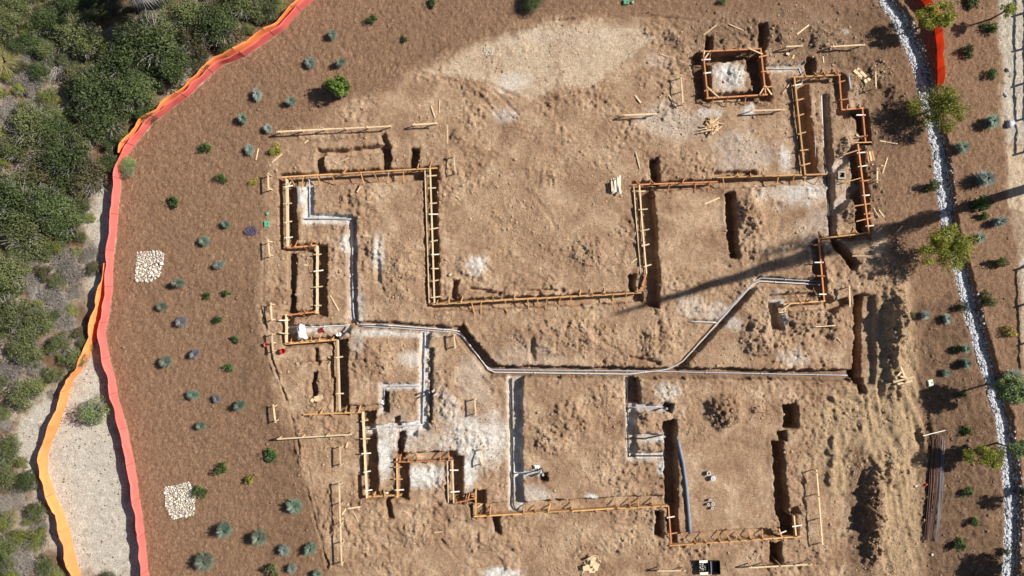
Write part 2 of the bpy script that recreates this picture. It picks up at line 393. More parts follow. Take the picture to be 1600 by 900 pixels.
MOUNDS = [(1130,640,38,38,.75,0),(1400,505,26,80,.75,0),(1402,600,24,40,.4,0),(1055,60,26,20,.3,0),(1172,335,26,48,.45,.15),(1245,500,58,30,.5,0),(920,392,34,36,.28,.5),
 (625,425,40,70,.28,0),(592,392,24,30,.3,0),(745,415,46,34,.25,0),(580,555,44,46,.25,0),(650,835,34,30,.3,0),(890,650,48,44,.35,0),(880,525,120,38,.3,0),(1030,530,40,46,.3,0),
 (1190,525,46,44,.5,.6),(1390,730,28,36,.5,0),(1364,800,24,105,1.0,0),(1394,478,22,44,.5,.1),(1396,522,22,50,.55,-.1),(1397,570,22,46,.5,.15),(1385,600,18,30,.4,0),(1290,60,45,32,.4,0),(1215,50,36,26,.35,0),(1385,120,30,44,.3,.4),(1325,325,16,34,.35,0),(1322,235,16,32,.3,0),
 (1300,720,12,60,.4,0),(1150,118,22,24,.25,0),(1305,505,26,40,.3,0),(700,610,28,60,.25,0),(735,690,48,40,.18,0),(620,620,24,20,.2,0),(1010,650,16,18,.3,0),(1012,700,22,6,.25,0),
 (860,690,34,30,.25,0),(940,620,36,24,.2,0),(715,212,16,20,.3,0),(560,310,40,14,.15,0),(1060,180,40,30,.12,0),(1290,430,22,18,.2,0),(1370,420,40,28,.3,0),(1200,400,40,26,.2,0),
 (1400,160,24,40,.35,0),(1370,290,16,50,.2,0),(770,850,60,20,.15,0),(960,850,40,22,.2,0),(1000,420,12,10,.2,0),(1185,640,14,10,.3,0),(1100,780,1,1,.0,0),(520,215,70,8,.18,.05),
 (1262,200,12,40,.15,0),(470,700,14,60,.15,0),(895,100,1,1,0,0),(1330,130,24,26,.25,0)]
for cx, cy, rx, ry, h, rot in MOUNDS:
    e = ell(cx, cy, rx, ry, rot) + 0.22*EDGE
    k = np.clip(1-e, 0, 1); k = k*k*(3-2*k)
    H = H + h*k*(0.8+0.35*fbm(XX, YY, 0.5, 70, 3, 0.7)) + 0.5*sstep(0, 0.35, k)*h*0.35*vnoise(XX, YY, 0.25, 81)
    rough = np.maximum(rough, sstep(0, 0.3, k)*(0.55+h*0.7))
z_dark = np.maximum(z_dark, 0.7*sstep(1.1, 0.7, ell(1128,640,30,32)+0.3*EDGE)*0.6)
LUMP = 0.6*fbm(XX, YY, 0.42, 301, 3, .8) + 0.5*np.abs(fbm(XX, YY, 0.24, 311, 2, .8))
H = H + np.clip(rough-.35, 0, 1)*(1-z_pale)*0.55*LUMP
H = H + z_yel*.09*vnoise(XX+.25*EDGE*3, YY, .42, 401, 9.0, 1.42) + z_yel*.05*vnoise(XX, YY, .2, 402, 8.0, 1.75)
GMOD = np.clip(.45+1.6*fbm(XX, YY, 1.1, 330, 3), 0, 1.2)
def groove(pts, wpx, dep, seed=0):
    global H
    p = [g2(q) for q in pts]; d = polydist(XX, YY, p) + 0.07*EDGEF + .12*EDGE
    gm_ = GMOD if pts[0][0] <= 1295 or pts[0][1] < 440 else np.clip(GMOD, .5, 1.0)
    H = H + 0.0 + gm_*(-dep*np.exp(-(d/(wpx/PX))**2) + 0.4*dep*np.exp(-((d-1.6*wpx/PX)/(0.7*wpx/PX))**2))
for pts, wp, dp in [([(465,690),(478,760),(497,830),(512,885)],2.0,.14),([(408,480),(425,560),(452,640),(466,690),(470,712)],2.2,.14),
  ([(482,730),(492,790),(505,850)],1.6,.09),([(660,115),(710,128),(760,130),(800,148),(850,158),(920,140)],3,.06),([(1310,615),(1360,640),(1395,690),(1375,735)],4,.16),([(1290,620),(1340,665),(1360,720)],4,.14),([(1420,560),(1450,640),(1452,700)],3.5,.14),
  ([(1390,600),(1420,650),(1440,700),(1400,760)],4,.16),([(1410,600),(1440,640),(1455,690)],3.5,.14),([(1330,640),(1340,700),(1322,760)],4,.12),([(1350,620),(1390,660),(1405,720),(1395,760)],3.5,.12),
  ([(1378,850),(1388,890)],3,.12),([(1420,830),(1428,870)],3,.1),([(1395,470),(1402,540),(1400,600)],3,.1),([(830,500),(832,560)],4,.14),([(995,500),(998,560)],4,.16),([(1030,505),(1030,550)],4,.12),
  ([(592,370),(590,440)],4,.1),([(1310,860),(1300,900)],4,.08),([(770,140),(800,170),(830,200)],3,.05),([(750,150),(780,185)],3,.05),([(820,290),(860,340),(880,380)],3,.05),
  ([(1180,300),(1190,400)],5,.12),([(1215,320),(1218,390)],5,.10),([(418,300),(412,380),(410,470)],3,.06),([(1300,640),(1296,700),(1305,760)],4,.14),([(835,150),(900,200),(930,260)],3,.05),
  ([(920,180),(945,260)],4,.05),([(690,845),(720,880)],3,.08),([(580,830),(600,860)],3,.06),([(640,95),(700,70)],3,.08),([(850,33),(1000,25),(1090,32)],3,.09),([(700,80),(850,33)],3,.06)]:
    groove(pts, wp*(1.5 if pts[0][0] > 1295 else 1), dp*(1.0 if pts[0][0] > 1295 else 1.3))

def carve(pts, wpx, dep, sand=0.0, rag=0.06, soft=0.07):
    global H, z_white, z_mulch
    p = [g2(q) for q in pts]; wd = wpx/PX
    x_lo = min(a for a, b in p)-wd-1; x_hi = max(a for a, b in p)+wd+1; y_lo = min(b for a, b in p)-wd-1; y_hi = max(b for a, b in p)+wd+1
    i0, i1 = np.searchsorted(xs, [x_lo, x_hi]); j0, j1 = np.searchsorted(ys, [y_lo, y_hi]); sl = (slice(j0, j1), slice(i0, i1))
    X, Y = XX[sl], YY[sl]
    ins = np.full(X.shape, -9.0)
    for q in range(len(p)-1):
        (ax, ay), (bx, by) = p[q], p[q+1]; L = math.hypot(bx-ax, by-ay)+1e-6; ux, uy = (bx-ax)/L, (by-ay)/L
        l = (X-ax)*ux+(Y-ay)*uy; e = np.abs(-(X-ax)*uy+(Y-ay)*ux)
        lo = 0 if q == 0 else -wd/2; hi = L if q == len(p)-2 else L+wd/2
        ins = np.maximum(ins, np.minimum(wd/2-e, np.minimum(l-lo, hi-l)+.08))
    ins = ins - rag*EDGE[sl]*1.8 - rag*EDGEF[sl]*1.6
    d = wd/2-ins
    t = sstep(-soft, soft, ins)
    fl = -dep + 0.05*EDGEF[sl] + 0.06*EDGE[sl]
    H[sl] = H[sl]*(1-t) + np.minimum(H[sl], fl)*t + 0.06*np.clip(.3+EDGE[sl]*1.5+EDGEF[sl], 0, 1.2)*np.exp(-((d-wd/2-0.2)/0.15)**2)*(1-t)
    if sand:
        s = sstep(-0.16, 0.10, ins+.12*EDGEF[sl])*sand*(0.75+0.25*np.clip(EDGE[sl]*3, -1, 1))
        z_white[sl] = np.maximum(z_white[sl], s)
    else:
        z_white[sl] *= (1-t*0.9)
        if dep > .5: z_dark[sl] = np.maximum(z_dark[sl], t*min(.85, dep))  # deep trench floors darkened: shade painted into the soil colour
    rough[sl] *= (1-t*0.8)
# white powdery spots (cement / caliche dust)
for cx, cy, rx, ry, s in [(1140,118,30,30,1),(1170,172,13,14,1),(1105,176,22,9,.6),(1250,298,62,30,.75),(1226,246,15,24,.8),(745,690,70,54,.85),(600,712,17,44,1.2),(664,742,44,18,1),
   (733,738,17,34,1.0),(620,690,30,20,.8),(700,640,30,40,.5),(655,745,46,24,.9),(590,520,60,8,.8),(560,500,14,60,.5),(745,412,22,20,.7),(592,398,12,34,.8),(785,897,32,12,1),(1148,505,16,14,.5),(1120,490,30,20,.4),(1215,480,15,36,.7),(545,382,16,20,.8),(466,305,18,28,.9),
   (925,778,13,9,1),(1034,730,9,14,.9),(1085,480,30,22,.4),(830,775,34,22,.5),(640,560,20,15,.6),(1045,612,22,16,.6),(800,128,34,20,.45),(1050,190,60,36,.35),(790,180,26,14,.5),
   (640,680,70,40,.35),(1160,240,60,40,.3),(1285,360,40,40,.3),(710,760,26,30,.3),(625,520,90,9,.6),(740,600,40,60,.25),(820,560,60,30,.15),(1235,560,30,14,.4),(1030,95,26,16,.2),
   (1590,240,14,50,.7),(1573,260,12,30,.35),(880,55,120,20,.12),(1320,50,10,6,.3)]:
    e = ell(cx, cy, rx, ry) + (0.35 if s >= .8 else .65)*EDGE
    z_white = np.maximum(z_white, 1.0*s*sstep(1.15, 0.35, e+.25*EDGEF))
FORMED = [([(449,280),(451,388)],26,.6),([(438,282),(683,270)],20,.5),([(672,270),(677,476)],20,.6),([(445,390),(497,386)],12,.4),([(501,385),(501,492)],18,.6),
 ([(447,492),(499,490)],12,.4),([(450,492),(451,535)],18,.5),([(447,537),(527,532)],12,.4),([(531,533),(533,645)],22,.65),([(535,636),(598,636)],5,.3),
 ([(575,645),(581,778)],22,.65),([(564,745),(566,778)],12,.5),([(573,774),(630,774)],12,.4),([(629,720),(629,778)],18,.6),([(620,714),(712,712)],12,.45),([(713,716),(713,785)],20,.6),
 ([(700,760),(704,782)],12,.5),([(710,779),(745,778)],12,.4),([(750,768),(749,806)],16,.6),([(738,790),(740,808)],10,.4),([(743,797),(1045,782)],17,.42),([(1046,660),(1050,790)],19,.95),
 ([(1050,790),(1052,850)],16,.7),([(1048,842),(1240,830)],14,.42),([(1230,806),(1234,838)],26,1.1),([(1240,795),(1243,803)],14,.4),([(676,478),(1003,464)],17,.5),
 ([(1009,290),(1019,430),(1018,478)],22,.6),([(990,292),(1290,280)],14,.45),([(1248,122),(1264,272)],24,.5),([(1240,124),(1313,121)],12,.45),([(1312,120),(1316,174)],16,.45),
 ([(1312,178),(1350,177)],12,.5),([(1345,175),(1352,225)],18,.8),([(1338,228),(1349,366)],22,.9),([(1282,374),(1358,369)],10,.4),([(1275,378),(1283,462)],14,.5),
 ([(1095,86),(1101,156)],22,.85),([(1100,92),(1190,86)],14,.6),([(1180,88),(1190,148)],26,.85),([(1102,153),(1200,150)],14,.5),([(1172,88),(1170,108)],12,.8),
 ([(1209,475),(1213,512)],14,.5),([(1215,484),(1290,478)],10,.35),([(1205,464),(1285,458)],7,.3)]
SANDY = [([(482,290),(483,341),(549,343)],15,.28,1.1),([(549,343),(551,500)],13,.4,.7),([(448,514),(545,514)],13,.35,.8),([(664,518),(661,664),(572,672)],15,.32,1.1),
 ([(661,603),(599,605),(597,645)],9,.2,1.1),([(580,672),(650,676)],16,.2,1.1),([(804,590),(807,797)],22,.5,1.1),([(806,742),(845,738)],9,.22,1),([(985,588),(987,716)],15,.5,1),
 ([(986,637),(1045,638)],10,.25,1),([(986,686),(1040,684)],13,.25,1),([(986,714),(1040,712)],11,.25,1),([(1200,108),(1252,106),(1256,122)],13,.25,.5),
 ([(1262,284),(1298,286)],12,.25,.9),([(1300,268),(1345,226)],12,.3,.6),([(1300,330),(1345,286)],14,.3,.6),([(1288,150),(1297,280),(1301,372)],11,.5,.25)]
OPEN = [([(545,507),(600,509),(715,517)],12,.45),([(717,517),(772,582)],19,.65),([(766,580),(985,582),(1330,587)],16,.6),([(985,584),(1045,578),(1066,568),(1183,442)],11,.4),
 ([(1183,440),(1288,446)],17,.32),([(1075,502),(1118,504)],5,.12),([(497,238),(540,238),(600,232)],12,.5),([(500,240),(501,268)],13,.6),([(605,232),(604,268)],12,.7),([(598,212),(606,228)],10,.5),([(648,235),(646,262)],12,.7),
 ([(457,398),(457,490)],10,.6),([(1022,250),(1024,288)],12,.8),([(1141,303),(1147,402)],15,.85),([(1356,462),(1355,600)],24,.3),([(1342,464),(1339,598)],13,1.9),([(1345,596),(1348,614)],10,.8),
 ([(1215,690),(1222,805)],18,.95),([(1235,635),(1236,667)],22,1.1),([(1222,676),(1222,686)],14,.7),([(1211,850),(1212,880)],16,1.0),([(605,782),(610,808)],8,.5),([(775,808),(777,832)],10,.6),
 ([(1029,800),(1029,838)],12,.7),([(626,678),(625,716)],12,.75),([(491,584),(490,628)],7,.55),([(494,545),(494,566)],7,.5),([(470,568),(521,563)],4,.3),([(521,560),(522,590)],10,.5),
 ([(1107,58),(1107,78)],9,.7),([(1191,40),(1192,76)],10,.6),([(712,440),(708,465)],9,.5),([(986,430),(988,455)],10,.6),([(1268,92),(1266,115)],12,.6),([(1302,376),(1336,415)],13,.8),
 ([(990,592),(992,628)],16,.75),([(674,545),(672,660)],7,.35),([(735,452),(780,460)],6,.3),([(825,455),(880,455)],5,.25),([(1120,272),(1180,270)],7,.4),([(985,560),(1030,568)],8,.25),
 ([(1045,455),(1060,455)],2,.05),([(1040,636),(1048,638)],12,.7),([(848,742),(850,752)],12,.7),([(604,615),(602,640)],7,.5),([(620,655),(622,668)],7,.5),([(578,655),(577,668)],9,.5),
 ([(667,375),(664,380)],6,.4),([(1290,465),(1300,480),(1325,470)],14,.45)]
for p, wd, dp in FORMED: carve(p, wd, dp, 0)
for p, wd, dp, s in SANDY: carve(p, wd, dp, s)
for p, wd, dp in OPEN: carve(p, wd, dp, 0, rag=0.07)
z_white = np.clip(z_white, 0, 1)*(1-z_mulch)
SW = [(1378,-25,11),(1383,0,11),(1404,28,12),(1424,72,12),(1440,114,11),(1448,150,10),(1461,210,10),(1467,235,11),(1473,290,11),(1479,330,10),(1483,360,8),(1497,410,10),(1507,447,10),
      (1520,500,11),(1535,550,10),(1550,600,9),(1567,662,10),(1570,690,11),(1577,737,11),(1581,800,11),(1579,860,11),(1577,930,11)]
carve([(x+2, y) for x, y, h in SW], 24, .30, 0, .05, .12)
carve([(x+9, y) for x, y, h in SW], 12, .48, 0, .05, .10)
# fade the relief to nothing at the rim so the far ground joins it
rim = np.minimum(np.minimum(XX-X0, X1-XX), np.minimum(YY-Y0, Y1-YY)); H = H*sstep(0, 1.5, rim)

V = np.stack([XX.ravel(), YY.ravel(), H.ravel()], 1)
ii = (np.arange(NY-1)[:, None]*NX + np.arange(NX-1)[None, :]).ravel()
F = np.stack([ii, ii+1, ii+NX+1, ii+NX], 1)
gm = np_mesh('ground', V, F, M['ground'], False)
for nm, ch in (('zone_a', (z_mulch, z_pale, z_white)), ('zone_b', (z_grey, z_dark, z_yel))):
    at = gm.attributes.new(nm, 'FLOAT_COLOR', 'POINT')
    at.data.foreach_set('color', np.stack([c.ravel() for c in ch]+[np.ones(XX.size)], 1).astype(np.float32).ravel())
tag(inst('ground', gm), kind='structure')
R = 900.0
fm = MB(); fm.v = [(X0,Y0,0),(X1,Y0,0),(X1,Y1,0),(X0,Y1,0),(-R,-R,0),(R,-R,0),(R,R,0),(-R,R,0)]
fm.f = [(4,5,1,0),(5,6,2,1),(6,7,3,2),(7,4,0,3)]
tag(fm.build('surrounding_ground', M['ground_far']), kind='structure')
def zat(x, y):
    i = int(round((x-X0)/(X1-X0)*(NX-1))); j = int(round((y-Y0)/(Y1-Y0)*(NY-1)))
    if 0 <= i < NX and 0 <= j < NY: return float(H[j, i])
    return 0.0
def gp(px, py, dz=0.0):
    v = G(px, py, 0); return Vector((v.x, v.y, zat(v.x, v.y)+dz))

# ------------------------------------------------------------------ scattered stones and clods (real geometry, one mesh each)
def ico():
    t = (1+5**.5)/2
    v = np.array([(-1,t,0),(1,t,0),(-1,-t,0),(1,-t,0),(0,-1,t),(0,1,t),(0,-1,-t),(0,1,-t),(t,0,-1),(t,0,1),(-t,0,-1),(-t,0,1)], float)
    v /= np.linalg.norm(v[0])
    f = np.array([(0,11,5),(0,5,1),(0,1,7),(0,7,10),(0,10,11),(1,5,9),(5,11,4),(11,10,2),(10,7,6),(7,1,8),(3,9,4),(3,4,2),(3,2,6),(3,6,8),(3,8,9),(4,9,5),(2,4,11),(6,2,10),(8,6,7),(9,8,1)])
    return v, f
IV, IF = ico()
def rocks(name, P, S, mat, seed=3, flat=0.65):
    r = np.random.default_rng(seed); n = len(P)
    v = IV[None]*(1+0.28*(r.random((n, 12, 1))*2-1)); v = v*np.stack([r.uniform(.75,1.25,n), r.uniform(.65,1.1,n), r.uniform(flat*.7,flat*1.2,n)], 1)[:, None]
    a = r.uniform(0, 6.283, n); c, s = np.cos(a)[:, None], np.sin(a)[:, None]
    x = v[..., 0]*c-v[..., 1]*s; y = v[..., 0]*s+v[..., 1]*c
    v = np.stack([x, y, v[..., 2]], 2)*S[:, None, None] + P[:, None]
    f = (IF[None]+(np.arange(n)*12)[:, None, None]).reshape(-1, 3)
    return np_mesh(name, v.reshape(-1, 3), f, mat)
def hz(x, y):
    i = np.clip(np.round((x-X0)/(X1-X0)*(NX-1)).astype(int), 0, NX-1); j = np.clip(np.round((y-Y0)/(Y1-Y0)*(NY-1)).astype(int), 0, NY-1)
    return H[j, i], i, j
def scatter(n, wfun, seed, bounds=(-33,33,-19,19)):
    r = np.random.default_rng(seed); out = []
    m = 0
    while m < n:
        x = r.uniform(bounds[0], bounds[1], 60000); y = r.uniform(bounds[2], bounds[3], 60000)
        z, i, j = hz(x, y); k = r.random(60000) < wfun[j, i]
        out.append(np.stack([x, y, z], 1)[k]); m += k.sum()
    return np.concatenate(out)[:n]
patch = sstep(-0.15, 0.35, fbm(XX, YY, 1.6, 90, 3))
wr = np.clip(rough**1.3*(0.25+patch)*z_site*(1-z_pale*.8)*(1-.8*z_white), 0, 1)
P = scatter(52000, wr, 5); S = np.random.default_rng(6).gamma(1.7, 0.013, len(P)).clip(0.014, 0.12)
tag(inst('soil_clods', rocks('soil_clods', P, S, M['clod'])), 'loose brown soil clods strewn over the dug-up site', 'soil clods', kind='stuff')
P = scatter(3500, np.clip(z_dark*(1-z_left)*0.8+0.02*z_mulch*(1-z_left), 0, 1), 15); S = np.random.default_rng(16).gamma(2.2, 0.018, len(P)).clip(0.018, 0.12)
tag(inst('dark_soil_clods', rocks('dark_soil_clods', P, S, M['clod_dark'])), 'dark clumps of turned mulch and earth beside the gravel swale', 'soil clods', kind='stuff')
P = scatter(2600, np.clip(z_left*0.6*z_grey, 0, 1), 25, (-36,-20,-20,20)); S = np.random.default_rng(26).gamma(2.0, 0.012, len(P)).clip(0.012, 0.07)
tag(inst('leaf_litter', rocks('leaf_litter', P, S, M['clod_dark'], flat=.4)), 'dark leaf litter and pebbles on the pale soil outside the fences', 'litter', kind='stuff')

# gravel swale
r = np.random.default_rng(31); pts = []
for (x1, y1, h1), (x2, y2, h2) in zip(SW[:-1], SW[1:]):
    L = math.hypot(x2-x1, y2-y1)/PX; n = int(L*520)
    t = r.random(n); k = .32+(r.random(n)*2-1)*1.12*(1+0.10*r.normal(size=n))
    hx = h1+(h2-h1)*t
    pts.append(np.stack([x1+(x2-x1)*t + k*hx, y1+(y2-y1)*t], 1))
pts = np.concatenate(pts); Pw = np.stack([(pts[:, 0]-800)/PX, (450-pts[:, 1])/PX], 1)
zz, _, _ = hz(Pw[:, 0], Pw[:, 1]); S = r.gamma(3.5, 0.0115, len(Pw)).clip(0.02, 0.09)
Pz = np.column_stack([Pw, zz+S*0.3+r.uniform(0, 0.04, len(Pw))])
tag(inst('gravel_swale', rocks('gravel_swale', Pz, S, M['white_stone'], 33, .8)), 'curving dry creek of white gravel running down the right side', 'gravel', kind='stuff')

# individual cobbles
STONES = [rocks('stone', np.zeros((1, 3)), np.array([1.0]), M['cream_stone'], 100+i, .7) for i in range(6)]
def cobble_pad(poly, label, n, smin, smax, cat='cobble pad', name='cobble_pad'):
    cx = sum(p[0] for p in poly)/len(poly); cy = sum(p[1] for p in poly)/len(poly)
    c = gp(cx, cy); t = thing(name, c, label, cat)
    placed = []; tries = 0
    while len(placed) < n and tries < 20000:
        tries += 1
        x = rnd(min(p[0] for p in poly), max(p[0] for p in poly)); y = rnd(min(p[1] for p in poly), max(p[1] for p in poly))
        if not inpoly(np.array([float(x)]), np.array([float(y)]), poly)[0]: continue
        s = rnd(smin, smax)
        if any(math.hypot(x-a, y-b)/PX < (s+q)*0.72 for a, b, q in placed): continue
        placed.append((x, y, s))
        o = inst('stone', random.choice(STONES), t); p = gp(x, y)
        o.location = (p.x-c.x, p.y-c.y, p.z-c.z+s*0.35); o.scale = (s, s, s); o.rotation_euler = (rnd(-.4,.4), rnd(-.4,.4), rnd(0,6.28))
cobble_pad([(214,394),(250,392),(257,398),(250,430),(232,441),(211,438)], 'upper cobble pad of cream stones set in brown mulch by the pink fence', 330, .035, .15)
cobble_pad([(257,762),(296,753),(305,778),(303,804),(270,812),(259,790)], 'lower cobble pad of cream stones beside a green shrub', 380, .03, .125)
cobble_pad([(755,74),(768,71),(776,80),(768,88),(757,86)], 'little heap of white pebbles on the pale bare patch', 45, .03, .06, 'pebble heap', 'pebble_heap')

# ------------------------------------------------------------------ fences of fabric on stakes
def resample(pts, step):
    P = [Vector(p) for p in pts]; out = [P[0]]; acc = 0
    for a, b in zip(P[:-1], P[1:]):
        L = (b-a).length; t = step-acc
        while t < L:
            out.append(a+(b-a)*(t/L)); t += step
        acc = (L-(t-step))
    out.append(P[-1]); return out
def fabric_fence(pxpts, h, mat, label, lean=0.0, sag=0.1, side=1, wob=0.05, every=9, seed=1, name='fabric_fence'):
    rr = random.Random(seed)
    base = resample([G(x, y).xy.to_3d() for x, y in pxpts], 0.25)
    t = thing(name, (base[0].x, base[0].y, 0), label, 'fence'); o0 = t.location.copy()
    rows = 5; N = len(base); cols = []
    for i, p in enumerate(base):
        d = (base[min(i+1, N-1)]-base[max(i-1, 0)]).normalized(); nrm = Vector((-d.y, d.x, 0))*side
        k = (i % every)/every; s = math.sin(math.pi*k)
        hh = h*(1-sag*s*(0.6+0.8*rr.random()))
        ln = lean*(0.7+0.5*math.sin(i*0.21+seed)) + wob*s*math.sin(i*0.9+seed)
        z0 = zat(p.x, p.y)
        cols.append([Vector((p.x, p.y, z0-0.03+(hh+0.03)*q/(rows-1))) + nrm*(ln*(q/(rows-1))**1.3 + wob*0.6*math.sin(q*1.7+i*0.8)*s) - o0 for q in range(rows)])
    i = 0
    while i < N-1:
        j = min(i+every, N-1); m = MB(); n = j-i+1; th = 0.006
        for c in cols[i:j+1]:
            for p in c: m.v.append(tuple(p))
        off = len(m.v)
        for a in range(i, j+1):
            d = (base[min(a+1, N-1)]-base[max(a-1, 0)]).normalized(); nn = Vector((-d.y, d.x, 0))*side*th
            for p in cols[a]: m.v.append(tuple(p+nn))
        for a in range(n-1):
            for q in range(rows-1):
                v = a*rows+q; m.f.append((v, v+rows, v+rows+1, v+1)); w_ = v+off; m.f.append((w_, w_+1, w_+rows+1, w_+rows))
            v = a*rows+rows-1; m.f.append((v, v+rows, v+rows+off, v+off))
        m.build('fabric_panel', mat, t, True)
        c = cols[i]; s = MB(); top = c[-1]+Vector((0,0,0.04)); b = c[0].copy(); b.z -= 0.3
        s.beam(b, top, 0.025, 0.025); s.build('stake', M['steel'], t)
        i = j
    return t
fabric_fence(PINK, 0.95, M['fabric_pink'], 'long pink-red silt fence curving down the left side of the brown mulch', side=-1, lean=0.02, sag=0.08, seed=2)
fabric_fence(ORNG, 0.95, M['fabric_orange'], 'loose orange fence leaning outward at lower left, beside bare pale soil', side=1, lean=0.16, sag=0.2, wob=0.05, seed=5)
OR2 = [(497,-25),(480,0),(462,15),(436,44),(402,66),(380,83),(346,96),(326,112),(291,145),(272,158),(258,172),(252,180),(243,186),(232,192),(222,204),(212,218),(200,230),(195,242)]
fabric_fence(OR2, 0.95, M['fabric_orange'], 'slumped orange fence pressed behind the upper bend of the pink fence', side=-1, lean=0.14, sag=0.2, wob=0.05, seed=9)
fabric_fence([(1412,-45),(1428,-15),(1440,2),(1454,20),(1461,50),(1464,75),(1465,100),(1464,138)], 0.85, M['fabric_red'], 'short red-orange fence at upper right behind the olive tree', side=-1, lean=0.0, sag=0.12, wob=.05, seed=4)

# ------------------------------------------------------------------ formwork
def part_beam(t, name, a, b, wd, th, mat, o0):
    m = MB(); m.beam(Vector(a)-o0, Vector(b)-o0, wd, th); return m.build(name, mat, t)
def formwork(a, b, label, wood='pale_wood', style='V', side=1, gap=22, zt=0.22, zb=-0.12, double=False, first=0.5, kick=0.75, cleats=None):
    A = G(a[0], a[1], zt); B = G(b[0], b[1], zt); d = (B-A); L = d.length; d.normalize(); n = Vector((-d.y, d.x, 0))
    c = (A+B)/2; t = thing('formwork', (c.x, c.y, 0), label, 'formwork', 'timber footing forms around the trenches'); o0 = Vector((c.x, c.y, 0))
    mat = M[wood]; nseg = max(1, int(round(L/3.2))); seglen = L/nseg
    for i in range(nseg):
        p = A+d*(i*seglen) + n*rnd(-.02,.02); q = A+d*((i+1)*seglen-0.02) + n*rnd(-.02,.02)
        zoff = rnd(-.012,.012)
        part_beam(t, 'form_board', Vector((p.x,p.y,(zt+zb)/2-0.03+zoff)), Vector((q.x,q.y,(zt+zb)/2-0.03+zoff)), 0.04, zt-zb-0.04, M['brown_board'] if wood == 'orange_wood' else mat, o0)
        ov = n*0.0
        part_beam(t, 'top_rail', Vector((p.x,p.y,zt+zoff))+ov, Vector((q.x,q.y,zt+zoff+rnd(-.01,.01)))+ov, 0.085, 0.038, mat, o0)
        if double:
            pp = p-n*side*0.34; qq = q-n*side*0.34
            part_beam(t, 'inner_board', Vector((pp.x,pp.y,zt-.18)), Vector((qq.x,qq.y,zt-.18)), 0.045, 0.22, mat, o0)
    k = max(1, int(L*PX/gap)); step = L/k
    s = step*first
    while s < L-0.05:
        p = A+d*s+d*rnd(-.12,.12)
        if style == 'V':
            w2 = mat if random.random() < .6 else M['white_wood']
            sk = rnd(-.10,.02)*d
            if cleats is None or True:
                part_beam(t, 'cleat', Vector((p.x,p.y,zt+.045))-n*side*rnd(.12,.2), Vector((p.x,p.y,zt+.045))+n*side*rnd(.30,.42)+sk, 0.075, 0.036, w2, o0)
            part_beam(t, 'stake', Vector((p.x,p.y,zb-.25))+n*side*(-.05), Vector((p.x,p.y,zt+rnd(.05,.2)))+n*side*(-.05), 0.04, 0.04, mat, o0)
        else:
            g = random.random(); sd = side if g < 0.62 else -side; ln = kick*rnd(.75,1.15) if sd == side else kick*0.5
            q = p+n*sd*ln+d*rnd(-.22,.22)
            part_beam(t, 'kicker', (p.x, p.y, zt+.05), (q.x, q.y, zat(q.x, q.y)+0.03), 0.055, 0.04, mat, o0)
            part_beam(t, 'stake', Vector((p.x,p.y,zb-.3))+n*sd*.05, Vector((p.x,p.y,zt+rnd(.08,.25)))+n*sd*.05, 0.045, 0.045, mat, o0)
        s += step
    return t
formwork((447,277),(449,388), 'pale vertical form at the far left, above the white sandy pipe bend', 'pale_wood', 'V', 1, 26, .3)
formwork((440,277),(684,262), 'long upper-left form running above the white sandy pipe bend', 'yellow_wood', 'H', -1, 21)
formwork((672,263),(679,474), 'vertical form with ladder-like pale cleats left of the central dirt yard', 'pale_wood', 'V', 1, 20, double=True)
formwork((443,388),(496,383), 'short orange form closing the bottom of the far-left bay', 'orange_wood', 'H', 1, 12, kick=.4)
formwork((495,384),(495,490), 'pale vertical form between two narrow shaded trenches at left', 'pale_wood', 'V', 1, 24)
formwork((450,492),(497,487), 'short orange form above the white sheet', 'orange_wood', 'H', 1, 11, kick=.45)
formwork((447,491),(447,536), 'short pale vertical form left of the white sheet', 'pale_wood', 'V', -1, 20)
formwork((446,537),(526,531), 'yellow form running below the white sheet', 'yellow_wood', 'H', 1, 14, kick=.4)
formwork((527,531),(530,643), 'pale vertical form right of the cardboard scrap', 'pale_wood', 'V', 1, 40)
formwork((474,648),(567,644), 'yellow form above the open ground, under the cardboard scrap', 'yellow_wood', 'H', 1, 16, kick=.45, zb=-.1)
formwork((567,644),(573,779), 'cream vertical form left of the white dusty strip', 'pale_wood', 'V', 1, 24, .3)
formwork((572,777),(628,774), 'short yellow form at the foot of the white dusty strip', 'yellow_wood', 'H', 1, 16, kick=.5)
formwork((620,716),(621,779), 'left side of the rectangular footing box', 'yellow_wood', 'V', 1, 18)
formwork((616,722),(708,719), 'orange top side of the rectangular footing box', 'orange_wood', 'H', 1, 15, kick=.4)
formwork((707,719),(709,786), 'pale right side of the rectangular footing box', 'pale_wood', 'V', 1, 26, double=True)
formwork((710,786),(743,778), 'short crowded orange form right of the rectangular footing box', 'orange_wood', 'H', 1, 6, kick=.4)
formwork((744,764),(744,806), 'short yellow vertical form at the left end of the lower long form', 'yellow_wood', 'V', 1, 22)
formwork((740,807),(1045,790), 'lower long form running from the footing box towards the grey curved pipe', 'yellow_wood', 'H', 1, 17, kick=.42)
formwork((1045,791),(1049,851), 'short orange vertical form below the deep narrow trench', 'orange_wood', 'V', 1, 24)
formwork((1046,853),(1252,838), 'bottom form running right above the two black tubs', 'yellow_wood', 'H', 1, 16, kick=.5)
formwork((1241,806),(1244,840), 'short pale form on the right of the deep square pit', 'pale_wood', 'V', 1, 30)
formwork((1217,826),(1223,842), 'tiny pale form on the left of the deep square pit', 'yellow_wood', 'V', 1, 30)
formwork((676,475),(1003,457), 'central long form along the bottom of the dirt yard', 'yellow_wood', 'H', -1, 17, kick=.8)
formwork((999,288),(1010,428), 'vertical form right of the white board stack', 'pale_wood', 'V', 1, 26, double=True)
formwork((1010,428),(1001,452), 'short slanting orange form at the elbow of the dirt yard', 'orange_wood', 'H', 1, 10, kick=.4)
